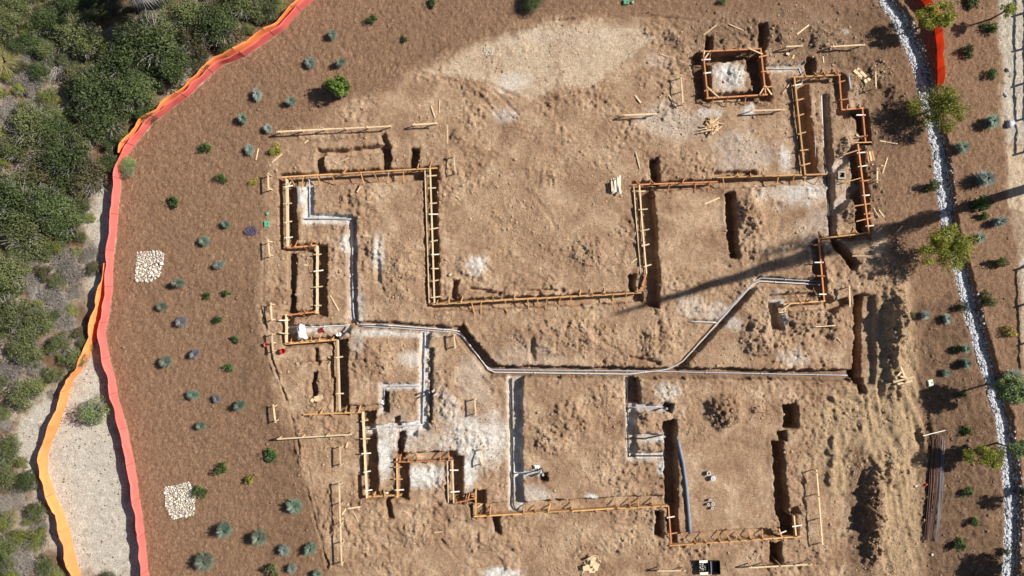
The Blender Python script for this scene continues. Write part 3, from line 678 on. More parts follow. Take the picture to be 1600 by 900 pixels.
formwork((988,289),(1122,284), 'orange form running right from the white board stack', 'orange_wood', 'H', -1, 22, kick=.6)
formwork((1120,278),(1292,272), 'yellow form leading to the white dusty ground at right', 'yellow_wood', 'H', -1, 21, kick=.7)
formwork((1241,120),(1258,274), 'orange-yellow vertical form below and right of the square form', 'yellow_wood', 'V', 1, 24, .35)
formwork((1238,121),(1314,117), 'short yellow form near the loose plank pair', 'yellow_wood', 'H', 1, 15, kick=.5)
formwork((1311,118),(1316,172), 'short orange vertical form below the loose plank pair', 'orange_wood', 'V', 1, 20)
formwork((1315,172),(1350,169), 'tiny horizontal form at the step of the upper-right trench', 'orange_wood', 'H', 1, 14, kick=.4)
formwork((1347,169),(1353,224), 'dark red vertical form in the shade of the olive tree', 'orange_wood', 'V', -1, 26)
formwork((1341,225),(1358,367), 'vertical form beside the three reddish planks', 'orange_wood', 'V', 1, 21, .35)
formwork((1278,373),(1358,364), 'yellow form crossing just above the long diagonal shadow', 'yellow_wood', 'H', 1, 13, kick=.45)
formwork((1279,373),(1288,470), 'vertical form where the white pipe ends at right', 'orange_wood', 'V', -1, 24, .35)
formwork((1224,475),(1290,470), 'short yellow form topping the small three-sided footing', 'yellow_wood', 'H', 1, 14, kick=.5)
formwork((1226,475),(1228,505), 'left side of the small three-sided footing', 'pale_wood', 'V', -1, 28)
formwork((1097,81),(1190,76), 'top side of the raised square form round the white mound', 'orange_wood', 'H', -1, 22, .55, kick=.55)
formwork((1099,82),(1106,153), 'left side of the raised square form round the white mound', 'orange_wood', 'V', 1, 22, .55)
formwork((1104,154),(1200,148), 'bottom side of the raised square form round the white mound', 'orange_wood', 'H', -1, 22, .55, kick=.5)
formwork((1189,76),(1197,148), 'right side of the raised square form round the white mound', 'orange_wood', 'V', 1, 22, .55)

# ------------------------------------------------------------------ batter boards (rail on stakes)
def batter(a, b, label, n=2, z=0.6, wood='pale_wood'):
    A = G(a[0], a[1], z); B = G(b[0], b[1], z); c = (A+B)/2; o0 = Vector((c.x, c.y, 0))
    t = thing('batter_board', o0, label, 'batter board', 'layout boards nailed to stakes round the dig'); d = (B-A).normalized(); nn = Vector((-d.y, d.x, 0))
    L = (B-A).length; ns = max(1, int(round(L/4.5)))
    for i in range(ns):
        part_beam(t, 'board', A+d*(L*i/ns), A+d*(L*(i+1)/ns-.02)+nn*rnd(-.03,.03), 0.085, 0.05, M[wood], o0)
    for i in range(n):
        s = 0.12+(L-.24)*i/max(1, n-1) if n > 1 else L/2
        p = A+d*s+nn*.05; g = zat(p.x, p.y)
        part_beam(t, 'stake', (p.x, p.y, g-.2), (p.x+rnd(-.03,.03), p.y+rnd(-.03,.03), z+rnd(.03,.14)), 0.06, 0.04, M[wood], o0)
for a, b, n in [((432,206),(612,197),6),((419,270),(420,298),2),((419,374),(421,402),2),((423,473),(425,502),2),((425,520),(427,552),3),((427,632),(430,661),2),
   ((531,697),(532,730),2),((530,754),(534,884),5),((433,686),(550,679),4),((1276,734),(1286,855),4),((1170,887),(1269,882),5),((1027,892),(1072,892),2),((1172,173),(1227,171),2),
   ((1298,73),(1352,70),2),((1064,116),(1068,164),3),((709,240),(711,272),2),((709,521),(711,545),2),((742,622),(744,650),2),((752,700),(754,730),2),((975,180),(1027,178),2),
   ((1327,446),(1328,480),2),((645,195),(684,192),2),((1228,73),(1255,71),2),((1368,112),(1368,139),2),((1371,262),(1371,286),2)]:
    mx, my = (a[0]+b[0])/2, (a[1]+b[1])/2; Lp = math.hypot(b[0]-a[0], b[1]-a[1])
    look = ('long ' if Lp > 90 else 'short ')+('vertical' if abs(b[1]-a[1]) > abs(b[0]-a[0]) else 'horizontal')+' batter board'
    batter(a, b, auto_label(look, mx, my), n, 0.6 if Lp > 90 else 0.55)

# ------------------------------------------------------------------ loose boards
def loose(x1, y1, x2, y2, wd=0.075, wood='pale_wood', lab=None, name='loose_board', cat='board', z=0.03, th=0.04):
    a = gp(x1, y1); b = gp(x2, y2); c = (a+b)/2
    m = MB(); zc = max(a.z, b.z, c.z)
    m.beam(Vector((a.x, a.y, max(a.z, zc-.12)+z))-c, Vector((b.x, b.y, max(b.z, zc-.12)+z))-c, wd, th)
    o = m.build(name, M[wood]); o.location = c
    Lp = math.hypot(x2-x1, y2-y1); ang = math.degrees(math.atan2(y1-y2, x2-x1)) % 180
    dr = 'level' if ang < 20 or ang > 160 else ('upright' if 70 < ang < 110 else ('rising' if ang <= 70 else 'falling'))
    tag(o, lab or auto_label('%s loose %s lying %s' % ('long' if Lp > 30 else 'short', 'stick' if wd < .07 else 'board', {'level':'level','upright':'up and down','rising':'slanted up rightward','falling':'slanted down rightward'}[dr]),
        (x1+x2)/2, (y1+y2)/2), cat, 'loose timber lying on the dirt')
    return o
for q in [(535,804,545,787),(544,794,564,791),(547,790,560,815),(631,797,642,807),(678,831,691,830),(541,699,544,691),(476,224,492,211),(674,166,680,184),(687,156,686,176),
   (425,254,441,240),(504,260,530,254),(529,254,546,247),(559,301,564,293),(684,299,688,317),(712,306,720,313),(463,411,482,415),(993,237,1000,264),(1101,319,1124,309),(974,406,988,428),
   (986,411,1000,400),(1099,55,1119,40),(1139,38,1161,48),(992,149,1001,161),(1031,84,1056,93),(1245,54,1264,39),(1222,147,1234,130),(1379,271,1387,246),(1362,257,1381,259),
   (1364,325,1372,339),(1372,328,1381,339),(1331,400,1372,400),(1296,516,1315,536),(1269,510,1301,508),(1296,435,1300,440),(1044,148,1058,170),(699,195,699,224),(516,461,530,486),
   (1237,100,1240,86),(745,797,755,790),(1337,211,1352,220),(1374,220,1402,225),(1369,363,1378,356),(1401,362,1410,353),(1286,88,1287,98),(990,196,996,194),(404,232,400,250)]:
    loose(*q, wd=rnd(.05,.1))
# corner braces on the forms
for x1, y1, x2, y2, z in [(1110,79,1101,92,.6),(1100,85,1101,79,.6),(1105,136,1123,152,.6),(1195,134,1187,148,.6),(1169,75,1192,85,.6),(1221,485,1236,474,.3),(455,284,448,294,.3),(1196,134,1206,148,.5)]:
    a = G(x1, y1, z); b = G(x2, y2, z); c = (a+b)/2; m = MB(); m.beam(a-c, b-c, .08, .04); o = m.build('corner_brace', M['pale_wood']); o.location = c
    tag(o, auto_label('short corner brace nailed across a form', (x1+x2)/2, (y1+y2)/2, ('the square form',) if False else ()), 'brace', 'corner braces across the forms')
# bars across the right trench
for x1, y1, x2, y2 in [(1318,242,1345,233),(1320,285,1345,278),(1335,322,1360,318),(1338,346,1362,340),(1336,223,1362,222)]:
    a = G(x1, y1, .3); b = G(x2, y2, .33); c = (a+b)/2; m = MB(); m.beam(a-c, b-c, .06, .04); o = m.build('trench_strut', M['yellow_wood']); o.location = c
    tag(o, auto_label('thin wooden strut laid across the shaded trench', (x1+x2)/2, (y1+y2)/2), 'strut', 'struts across the right trench')
# plank pair, reddish planks, triangular frame
def plank_set(name, label, cat, segs, wd, wood, pname='plank', zstep=0.0, z0=.04, th=.035):
    cx = sum(s[0]+s[2] for s in segs)/len(segs)/2; cy = sum(s[1]+s[3] for s in segs)/len(segs)/2; c = gp(cx, cy)
    t = thing(name, c, label, cat); cz = c.z
    for i, (x1, y1, x2, y2) in enumerate(segs):
        a = G(x1, y1); b = G(x2, y2); a.z = b.z = cz+z0+i*zstep+rnd(0,.015); part_beam(t, pname, a, b, wd*rnd(.85,1.15), th, M[wood if isinstance(wood, str) else wood[i % len(wood)]], Vector(c))
    return t
plank_set('plank_pair', 'two wide pale planks lying side by side at upper right', 'planks', [(1334,110,1354,129),(1339,107,1359,126)], .17, 'pale_wood')
plank_set('plank_set', 'three reddish planks lying side by side in the shaded soil', 'planks', [(1354,238,1357,254),(1358,237,1361,252),(1362,236,1365,251)], .12, ['orange_wood','pale_wood','yellow_wood'])
plank_set('triangular_frame', 'triangular frame of nailed boards lying by the big berm', 'board frame', [(1388,596,1402,578),(1400,571,1408,592),(1388,595,1420,587),(1394,598,1417,593),(1398,586,1408,588)], .11, 'pale_wood', 'board', .035, .16)
plank_set('board_stack', 'stack of whitish short boards with a strap on the dirt yard', 'board stack', [(956,280,957,303),(959,279,960,302),(962,278,963,303),(965,277,966,301),(968,275,967,300),(955,284,956,300),(960,283,961,301),(964,279,969,304)], .12, ['white_wood','white_wood','pale_wood'], 'board', .04)
random.seed(21)
# kindling pile of stakes
c = gp(1110,198); t = thing('stake_pile', c, 'scattered pile of pale wooden stakes below the square form', 'stake pile')
for i in range(42):
    x, y = random.gauss(1110, 5), random.gauss(200, 6); a = random.gauss(0.1, .9) if random.random() < .65 else rnd(0, 3.14); L = rnd(6, 11)
    p = G(x-L*math.cos(a), y-L*math.sin(a)); q = G(x+L*math.cos(a), y+L*math.sin(a)); z = c.z+.04+i*.007; p.z = z+rnd(-.02,.03); q.z = z+rnd(-.02,.03)
    part_beam(t, 'stake', p, q, rnd(.04,.08), .03, M['yellow_wood'] if random.random() < .25 else M['pale_wood'], Vector(c))
c = gp(922,880); t = thing('plywood_scrap_pile', c, 'heap of pale plywood offcuts at the bottom of the site', 'scrap pile')
for i in range(26):
    x, y = rnd(913,934), rnd(869,890); m = MB(); s = G(x, y)
    m.box((s.x-c.x, s.y-c.y, .03+i*.011), rnd(.18,.42), rnd(.12,.36), .015, random.choice([0,.1,-.08,.5,1.2])); m.build('offcut', M['pale_wood'], t)
for q in [(910,895,916,888),(905,886,912,891),(926,868,936,869),(933,869,939,879),(905,861,911,865)]:
    a = G(q[0], q[1], .06); b = G(q[2], q[3], .06); a.z = b.z = c.z+.3*0+.08; part_beam(t, 'strip', a, b, .06, .02, M['pale_wood'], Vector(c))
c = gp(497,622); t = thing('cardboard_scrap', c, 'torn cardboard scrap in the lower-left bay of trenches', 'cardboard')
for dx, dy, sx, sy, r_ in [(0,0,.42,.32,.3),(-8,3,.22,.2,.9),(6,-2,.2,.28,.3)]:
    m = MB(); m.box((dx/PX, -dy/PX, .1+abs(dx)*.004), sx, sy, .02, r_); m.build('cardboard_flap', M['pale_wood'], t)
for x, y in [(695,304),(704,429),(1045,604),(1230,85)]:
    p = gp(x, y); m = MB(); m.box((0,0,.05), .2, .14, .1, rnd(0,3)); o = m.build('wood_block', M['pale_wood']); o.location = p
    tag(o, auto_label('small pale wood block on the dirt', x, y), 'wood block', 'wood blocks dropped on the dirt')

# ------------------------------------------------------------------ pipes
def pipe(pts, r, mat, label, z=0.08, name='pipe', coup=True, smoothz=True):
    P = []
    W = [G(x, y).xy for x, y in pts]
    fine = resample([Vector((p.x, p.y, 0)) for p in W], 0.5)
    zs = [zat(p.x, p.y) for p in fine]
    zs = [sorted(zs[max(0,i-2):i+3])[len(zs[max(0,i-2):i+3])//2] for i in range(len(zs))]
    zs = [sum(zs[max(0,i-2):i+3])/len(zs[max(0,i-2):i+3]) for i in range(len(zs))]
    c = fine[len(fine)//2].copy(); c.z = zs[len(zs)//2]
    t = thing(name, c, label, 'pipe')
    pp = [Vector((p.x, p.y, z_+z+r))-c for p, z_ in zip(fine, zs)]
    MB().tube(pp, r, 8).build('pipe_run', mat, t, True)
    if coup:
        for i in range(4, len(pp)-2, 7):
            d = (pp[i+1]-pp[i]).normalized(); MB().tube([pp[i]-d*.06, pp[i]+d*.06], r*1.3, 8).build('coupling', mat, t, True)
    return t
W_, GY, BK = M['pipe_white'], M['pipe_grey'], M['pipe_black']
pipe([(556,507),(600,508),(716,517),(766,583),(985,586),(1043,579),(1066,568),(1183,439),(1286,445)], .038, W_, 'main white drain pipe zigzagging across the middle of the site', .07)
pipe([(560,510),(600,512),(716,520),(763,579),(985,581),(1330,588)], .036, GY, 'grey pipe running beside the white main to the big trench', .05)
pipe([(1120,503),(1185,434),(1284,440)], .042, GY, 'bluish second pipe beside the white main at the right end', .12)
pipe([(1075,502),(1119,504)], .045, W_, 'short white branch pipe left of the slanting main', .10)
pipe([(549,346),(550,480),(552,500),(558,507)], .04, GY, 'thin grey pipe in the sandy trench dropping from the bend', .06)
pipe([(548,342),(500,341),(464,341)], .04, GY, 'thin grey pipe in the level part of the white sandy bend', .05)
pipe([(482,280),(483,338)], .035, GY, 'thin grey pipe standing in the upper white sandy stub', .05)
pipe([(664,518),(662,600),(660,663)], .04, GY, 'thin grey pipe down the white sandy trench in the left half', .05)
pipe([(659,664),(600,669),(578,672)], .04, GY, 'thin grey pipe along the bottom of the white sandy loop', .05)
pipe([(659,603),(600,604),(599,630)], .04, GY, 'thin grey pipe round the small sandy loop', .05)
pipe([(799,592),(801,700),(802,790)], .05, BK, 'dark pipe in the long vertical sandy trench', .05)
pipe([(803,741),(845,736)], .035, GY, 'short grey pipe leading to the three risers', .05)
pipe([(801,741),(802,793),(806,800)], .045, BK, 'short black pipe curling down to the lower long form', .07)
pipe([(981,590),(982,660),(983,715)], .045, BK, 'dark pipe down the sandy trench left of the dark mound', .05)
pipe([(984,637),(1038,637)], .04, GY, 'upper cross pipe of the three sandy side branches', .05)
pipe([(984,685),(1010,686),(1036,680)], .045, BK, 'middle cross pipe of the three sandy side branches', .06)
pipe([(986,713),(1038,713)], .045, BK, 'lower cross pipe of the three sandy side branches', .05)
pipe([(1200,107),(1250,105),(1255,112),(1256,130)], .035, W_, 'white pipe bending down right of the square form', .05)
pipe([(1284,145),(1287,190),(1290,230)], .065, W_, 'white pipe standing in the shaded narrow upper-right trench', .05)
pipe([(1290,230),(1296,280),(1300,368),(1303,380)], .05, BK, 'dark pipe in the narrow trench below the white one', .05)
pipe([(1059,686),(1062,702),(1067,722),(1072,760),(1075,795),(1078,833)], .10, mat_simple('pipe_slate', (.17,.19,.24), .45), 'grey curved pipe lying on the flat pad at lower right', .0, coup=False)
pipe([(455,511),(497,511),(545,508)], .04, W_, 'white pipe behind the white sheet at left', .04)
pipe([(549,508),(540,520),(531,529)], .05, BK, 'black flexible pipe curving to the pale form top', .05)
pipe([(592,506),(612,509)], .035, W_, 'loose short white pipe above the start of the main', .3)
pipe([(1323,120),(1325,140)], .05, GY, 'short bluish pipe right of the orange vertical form', .05)
pipe([(1272,214),(1273,246)], .02, W_, 'thin white rod left of the narrow dark trench', .2)
# risers
def riser(x, y, h, mat, label, r=.06, grp='short vertical pipe stubs'):
    p = gp(x, y); t = thing('pipe_riser', p, label, 'pipe stub', grp)
    MB().tube([(0,0,-.1),(0,0,h)], r, 12).build('tube', mat, t, True)
    MB().lathe([(r*1.35,h-.08),(r*1.35,h+.01),(r*.7,h+.01),(r*.7,h-.06)], (0,0,0), 12).build('cap', M['pipe_white'], t)
for x, y, h, m_, r_ in [(1106,738,.25,BK,.1),(1113,746,.25,W_,.12),(1108,780,.2,BK,.06),(1106,787,.2,BK,.06),(1113,786,.2,BK,.08),(1112,793,.18,BK,.06),
   (845,734,.9,GY,.05),(848,739,.9,GY,.05),(843,740,.8,GY,.05),(1040,637,1.1,BK,.05),(679,608,.9,W_,.05),(683,613,.9,W_,.05),(482,279,.3,W_,.06),(1040,684,.6,BK,.04)]:
    riser(x, y, h, m_, auto_label('short vertical pipe stub with open top', x, y), r_)
# white pipe elbows near the left form
for x, y, l in [(530,522,'white plastic elbows heaped where the black pipe meets the form'),(597,630,'white rubble lump at the corner of the small sandy loop'),(838,728,'white plastic bag lump beside the three risers'),
                (602,773,'white pipe sleeve over the small lower trench'),(770,806,'white sleeve lying on the lower long form')]:
    p = gp(x, y); P = np.array([[rnd(-.13,.13), rnd(-.08,.08), .08+rnd(0,.08)] for _ in range(7)]); S = np.array([rnd(.06,.12) for _ in range(7)])
    o = inst('white_scrap', rocks('white_scrap', P, S, M['white_sheet'], int(x))); o.location = p; tag(o, l, 'scrap')
# white sheet, draped
m = MB(); n = 13
for j in range(n):
    for i in range(n):
        u, v = i/(n-1)*2-1, j/(n-1)*2-1
        rr = 1+.12*math.sin(5*math.atan2(v, u)+.6)
        m.v.append((u*.27*rr*(1-.18*v), v*.46*rr, .42-.34*(abs(u)**2.2)-.25*abs(v)**3+.035*math.sin(9*u+4*v)+.03*math.sin(11*v-3*u)))
for j in range(n-1):
    for i in range(n-1):
        a = j*n+i; m.f.append((a, a+1, a+n+1, a+n))
o = m.build('white_sheet', M['white_sheet'], None, True); o.location = gp(472,518,.1); o.rotation_euler.z = .15
md = o.modifiers.new('thick', 'SOLIDIFY'); md.thickness = .01
tag(o, 'crumpled white sheet draped over the sandy pipe trench at left', 'sheet')
m = MB()
for k, (x, y, s) in enumerate([(0,-.6,.08),(.1,-.62,.07)]): m.box((x, y, .05), .05, .22, .06, .1*k)
# buckets
def bucket(x, y, mat, label, h=.32, r=.16, tilt=0):
    p = gp(x, y); t = thing('bucket', p, label, 'bucket'); t.rotation_euler = (tilt, 0, rnd(0, 3))
    MB().lathe([(0.001,0.01),(r*.8,0),(r,h),(r*1.08,h),(r*1.08,h-.03),(r*.95,h-.03),(r*.93,h),(r*.76,.03),(0.001,.03)], (0,0,0), 18).build('tub', mat, t, True)
    MB().tube([(math.cos(a)*r*1.05, .03, h-.02+math.sin(a)*r*.5) for a in [math.pi*i/8 for i in range(9)]], .006, 5).build('handle', M['steel'], t)
bucket(444,548, M['red_plastic'], 'upright red bucket seen from above, on dirt at left')
bucket(500,515, M['red_plastic'], 'tipped red bucket hanging at the foot of the pale form', tilt=.7)
bucket(417,538, M['fabric_pink'], 'faded pink bucket at the edge of the mulch', h=.25, r=.12)
# two black tubs
def tub(x, y, label, filled):
    p = gp(x, y); t = thing('mixing_tub', p, label, 'tub'); t.rotation_euler.z = .05
    w_, d_, h = .60, .86, .38; m = MB()
    def ring(sx, sy, z): n = len(m.v); m.v += [(-sx/2,-sy/2,z),(sx/2,-sy/2,z),(sx/2,sy/2,z),(-sx/2,sy/2,z)]; return n
    a = ring(w_*.8, d_*.8, .02); b = ring(w_, d_, h); c2 = ring(w_-.05, d_-.05, h); e = ring(w_*.76, d_*.76, .06)
    for u, v in ((a,b),(b,c2),(c2,e)):
        for k in range(4): m.f.append((u+k, u+(k+1)%4, v+(k+1)%4, v+k))
    m.f.append((a+3,a+2,a+1,a)); m.f.append((e,e+1,e+2,e+3)); m.build('tub_body', M['black_plastic'], t)
    if filled:
        for s in (-1, 1):
            MB().box((0, s*(d_/2-.06), h+.02), w_*.85, .15, .035).build('end_plate', M['white_wood'], t)
        P = np.array([[rnd(-.2,.2), rnd(-.28,.28), .16+rnd(0,.1)] for _ in range(46)]); inst('rubble', rocks('rubble', P, np.array([rnd(.03,.07) for _ in range(46)]), M['rubble'], 5), t)['kind'] = 'stuff'
    else:
        MB().beam((-w_/2+.02,-d_/2,h+.02),(-w_/2+.02,d_/2,h+.02),.03,.03).build('rim_bar', M['pipe_grey'], t)
tub(1097,883, 'black tub full of grey rubble with pale end plates', True)
tub(1115,883, 'empty black tub next to the rubble-filled one', False)
# lids and boxes
def lid(x, y, sx, sy, mat, label, rot=0, h=.08):
    p = gp(x, y); t = thing('valve_box', p, label, 'valve box'); t.rotation_euler.z = rot
    MB().box((0,0,h/2), sx, sy, h, 0, .94).build('box_rim', mat, t); MB().box((0,0,h+.012), sx*.8, sy*.8, .024).build('lid', mat, t); MB().box((sx*.2,0,h+.032), .05, .09, .014).build('lid_grip', M['black_plastic'], t)
lid(978,4,.36,.28, M['green_plastic'], 'pale green utility box set in mulch near the top edge'); 
lid(417,350,.34,.40, M['green_plastic'], 'larger square green valve box at the left mulch edge', .1)
lid(1453,598,.34,.42, M['pale_lid'], 'pale rectangular utility lid in the dark mulch', .2)
for x, y, l in [(988,4,'small round pale green cap beside the utility box'),(418,334,'small round green valve cap above the square valve box')]:
    p = gp(x, y); t = thing('round_valve_box', p, l, 'valve cap'); MB().lathe([(.001,.09),(.07,.09),(.1,.07),(.1,-.02)], (0,0,0), 14).build('cap', M['green_plastic'], t, True); MB().box((0,0,.1),.04,.08,.02).build('cap_grip', M['pale_lid'], t)
# precast pit frame
p = gp(1314,274); t = thing('drain_frame', p, 'square concrete drain box with a dark opening, inside the right trenches', 'drain box')
for dx, dy, sx, sy in [(-.2,0,.1,.5),(.2,0,.1,.5),(0,.2,.3,.1),(0,-.2,.3,.1)]: MB().box((dx,dy,.08), sx, sy, .2).build('frame_side', M['concrete'], t)
MB().box((0,0,.0), .3, .3, .03).build('pit_floor', M['black_plastic'], t)
# coil of dark hose
p = gp(393,361); t = thing('hose_coil', p, 'dark purple coil of netting or hose on the mulch', 'coil')
for k in range(11):
    rr = .03+.031*k; MB().tube([(math.cos(a)*rr*1.1+rnd(-.01,.01), math.sin(a)*rr*.9, .05+.03*math.sin(3*a+k)+.004*k) for a in [2*math.pi*i/22 for i in range(23)]], .014, 5, False).build('coil_turn', mat_simple('hose_purple', (.10,.085,.13), .6) if k == 0 else bpy.data.materials['hose_purple'], t, True)
# rebar bundle
c = gp(1458,765); t = thing('rebar_bundle', c, 'long bundle of rusty and grey rebar lying in dark mulch', 'rebar')
for i in range(30):
    u = i/29; grey = u > .72
    top = G(1455+20*u+rnd(-1.5,1.5), rnd(676,700)); bot = G(1444+(16*u if not grey else 10+9*u)+rnd(-1.5,1.5), rnd(835,850) if not grey else rnd(820,848))
    mid = (top+bot)/2+Vector((rnd(-.06,.06)+.06,0,0)); z = c.z+.06+.04*math.sin(u*3.1)*3+rnd(0,.04)
    for v in (top, bot, mid): v.z = z
    MB().tube([top-c, mid-c, bot-c], .018 if not grey else .022, 6).build('rebar_rod', M['rebar_grey' if grey else 'rebar'], t)
for x, y, mm, l in [(1446,757,'red_plastic','small red tag at the left of the rebar bundle'),(1431,760,'white_wood','pale stone chip left of the rebar bundle'),(1475,759,'gold','yellow tag right of the rebar bundle'),(1456,867,'white_wood','white rock chip below the rebar bundle')]:
    p = gp(x, y); o = inst('marker_chip', rocks('marker_chip', np.array([[0,0,.08],[.05,.02,.1]]), np.array([.09,.06]), M.get(mm) or M['yellow_wood'], int(x))); o.location = p; tag(o, l, 'chip')
loose(1440,680,1476,672,.05,'white_wood','thin stick with a white end above the rebar bundle')
# pale rocks at right
for x, y, s, l in [(1575,110,.16,'upper pale rock at the right edge near the fence shadow'),(1570,147,.12,'middle broken pale rock at the right edge'),(1577,195,.30,'large pale rock lowest of three at the right edge'),
                   (1573,150,.07,'tiny pale rock chip beside the middle rock'),(1545,345,.08,'pale rock in mulch just below the long diagonal shadow')]:
    p = gp(x, y); P = np.array([[0,0,s*.5],[s*.5,s*.4,s*.35],[-s*.3,s*.6,s*.3]]); o = inst('rock', rocks('rock', P, np.array([s, s*.6, s*.5]), M['white_stone'], int(y), .7)); o.location = p; tag(o, l, 'rock')
# wooden rail fence just outside the right edge, throwing its shadow in
def rail_fence(pts, label):
    W = [G(x, y) for x, y in pts]; c = W[0]; t = thing('rail_fence', c, label, 'fence')
    for i, p in enumerate(W):
        MB().beam((p.x-c.x, p.y-c.y, -.2), (p.x-c.x, p.y-c.y, 1.2), .11, .11).build('post', M['bark'], t)
        if i < len(W)-1:
            for z in (.5, 1.05): MB().beam((p.x-c.x, p.y-c.y, z), (W[i+1].x-c.x, W[i+1].y-c.y, z+rnd(-.03,.03)), .05, .11).build('rail', M['bark'], t)
rail_fence([(1617,-40),(1617,15),(1618,70),(1617,125),(1617,180),(1618,232)], 'dark wooden rail fence just beyond the upper right edge')
rail_fence([(1640,400),(1618,412),(1619,470),(1621,530),(1622,600)], 'dark wooden rail fence just beyond the middle right edge')

# ------------------------------------------------------------------ plants
def leaf_cloud(name, n, rad, clumps, leaf, seed, mat, up=0.5, flat=.75, hollow=.5, cr=(.22,.42)):
    r = np.random.default_rng(seed)
    d = r.normal(size=(clumps, 3)); d /= np.linalg.norm(d, axis=1)[:, None]; d[:, 2] = np.abs(d[:, 2])*.9
    C = d*(r.random(clumps)**.45)[:, None]*np.array([rad*.78, rad*.78, rad*flat*.8]); CR = rad*r.uniform(cr[0], cr[1], clumps)
    k = r.integers(0, clumps, n); e = r.normal(size=(n, 3)); e /= np.linalg.norm(e, axis=1)[:, None]
    P = C[k] + e*(CR[k]*(hollow+(1-hollow)*r.random(n))**.6)[:, None]*np.array([1, 1, .8])
    P[:, 2] = np.abs(P[:, 2])
    nm = e*0.7 + r.normal(size=(n, 3))*.6; nm[:, 2] += up; nm /= np.linalg.norm(nm, axis=1)[:, None]
    a = np.cross(nm, r.normal(size=(n, 3))); a /= np.linalg.norm(a, axis=1)[:, None]; b = np.cross(nm, a)
    s = leaf*r.uniform(.6, 1.4, n)[:, None]
    V = np.stack([P-a*s, P-b*s*.45, P+a*s, P+b*s*.45], 1).reshape(-1, 3); F = np.arange(n*4).reshape(-1, 4)
    return np_mesh(name, V, F, mat)
def twigs(name, n, rad, seed, mat, thick=.012, h=.8):
    rr = random.Random(seed); m = MB()
    for i in range(n):
        a = rr.uniform(0, 6.283); l = rad*rr.uniform(.5, 1.05); x, y = l*math.cos(a), l*math.sin(a); z = rad*h*rr.uniform(.2, 1)
        q = Vector((x*.5+rr.uniform(-.1,.1)*rad, y*.5+rr.uniform(-.1,.1)*rad, z*.75)); m.tube([(0,0,0), q, (x, y, z)], [thick*1.6, thick*1.1, thick*.5], 4, False)
        for k in range(2):
            b = a+rr.uniform(-.7,.7); e = q+Vector((math.cos(b), math.sin(b), rr.uniform(.1,.7)))*rad*rr.uniform(.25,.5); m.tube([q, e], [thick*.8, thick*.4], 4, False)
    return m.mesh(name, mat)
def blades(name, n, rad, seed, mat, wd=.03, hmul=.8):
    rr = random.Random(seed); m = MB()
    for i in range(n):
        a = rr.uniform(0, 6.283); L = rad*rr.uniform(.6, 1.05); el = rr.uniform(.25, 1.35); dx, dy = math.cos(a), math.sin(a)
        p1 = Vector((dx*L*.5*math.cos(el), dy*L*.5*math.cos(el), L*.62*math.sin(el)*hmul)); p2 = Vector((dx*L*math.cos(el*.7), dy*L*math.cos(el*.7), L*.75*math.sin(el)*hmul))
        s = Vector((-dy, dx, 0))*wd*rr.uniform(.6,1.2); z0 = Vector((dx*.02, dy*.02, .01)); k = len(m.v)
        m.v += [tuple(z0-s*.6), tuple(z0+s*.6), tuple(p1+s), tuple(p1-s), tuple(p2)]; m.f += [(k, k+1, k+2, k+3), (k+3, k+2, k+4)]
    return m.mesh(name, mat)
CROWN = {}
for ty in ('dark','olive','lime','brown','dry','pale'):
    for v in range(3):
        CROWN[ty, v] = leaf_cloud('crown', {'dark':6500,'olive':5500,'brown':5000}.get(ty, 3200), 1.0, {'dark':34,'olive':26}.get(ty, 18), .034, 200+v+len(ty)*11, LEAF[ty], hollow=.35)
TWIG = [twigs('twigs', 60, 1.0, 40+i, M['twig_grey'], .013, .6) for i in range(3)]
SPROUT = {}
SM = {'green':('leafy',), 'blue':('tuft',), 'teal':('tuft',), 'grey':('tuft',), 'lavender':('tuft',), 'yellow':('leafy',)}
for ty in ('green','blue','teal','grey','lavender','yellow','gold','olive','dark'):
    for v in range(2):
        if ty in ('blue','teal','grey','lavender'):
            SPROUT[ty, v] = blades('leaves', 420, 1.0, 60+v+len(ty), LEAF[ty], .055, .95)
        else: SPROUT[ty, v] = leaf_cloud('leaves', 420, 1.0, 14, .105, 90+v+len(ty), LEAF[ty], up=.7, flat=.9)
STEM = [twigs('stems', 14, .8, 70+i, M['bark'], .02, .8) for i in range(2)]
random.seed(5)
def shrub(px, py, rpx, ty, label, name='shrub', cat='shrub', grp=None, hz_=0.8, kind='crown'):
    p = gp(px, py); r = rpx/PX; t = thing(name, p, label, cat, grp); t.rotation_euler.z = rnd(0, 6.28)
    sc = (r*rnd(.92,1.08), r*rnd(.92,1.08), r*hz_) if kind == 'crown' else (r*rnd(.75,1.2), r*rnd(.7,1.1), r*hz_*rnd(.75,1.2))
    if ty == 'dead':
        o = inst('branches', random.choice(TWIG), t); o.scale = sc; return t
    me = (CROWN if kind == 'crown' else SPROUT)[ty, random.randrange(3 if kind == 'crown' else 2)]
    o = inst('foliage', me, t); o.scale = sc; o.location.z = r*.12 if kind == 'crown' else 0.0
    if kind == 'crown' and r > .55: o.location.z = r*.2
    o2 = inst('stems' , random.choice(TWIG if kind == 'crown' else STEM), t); o2.scale = (sc[0]*.8, sc[1]*.8, sc[2]*.8)
    return t
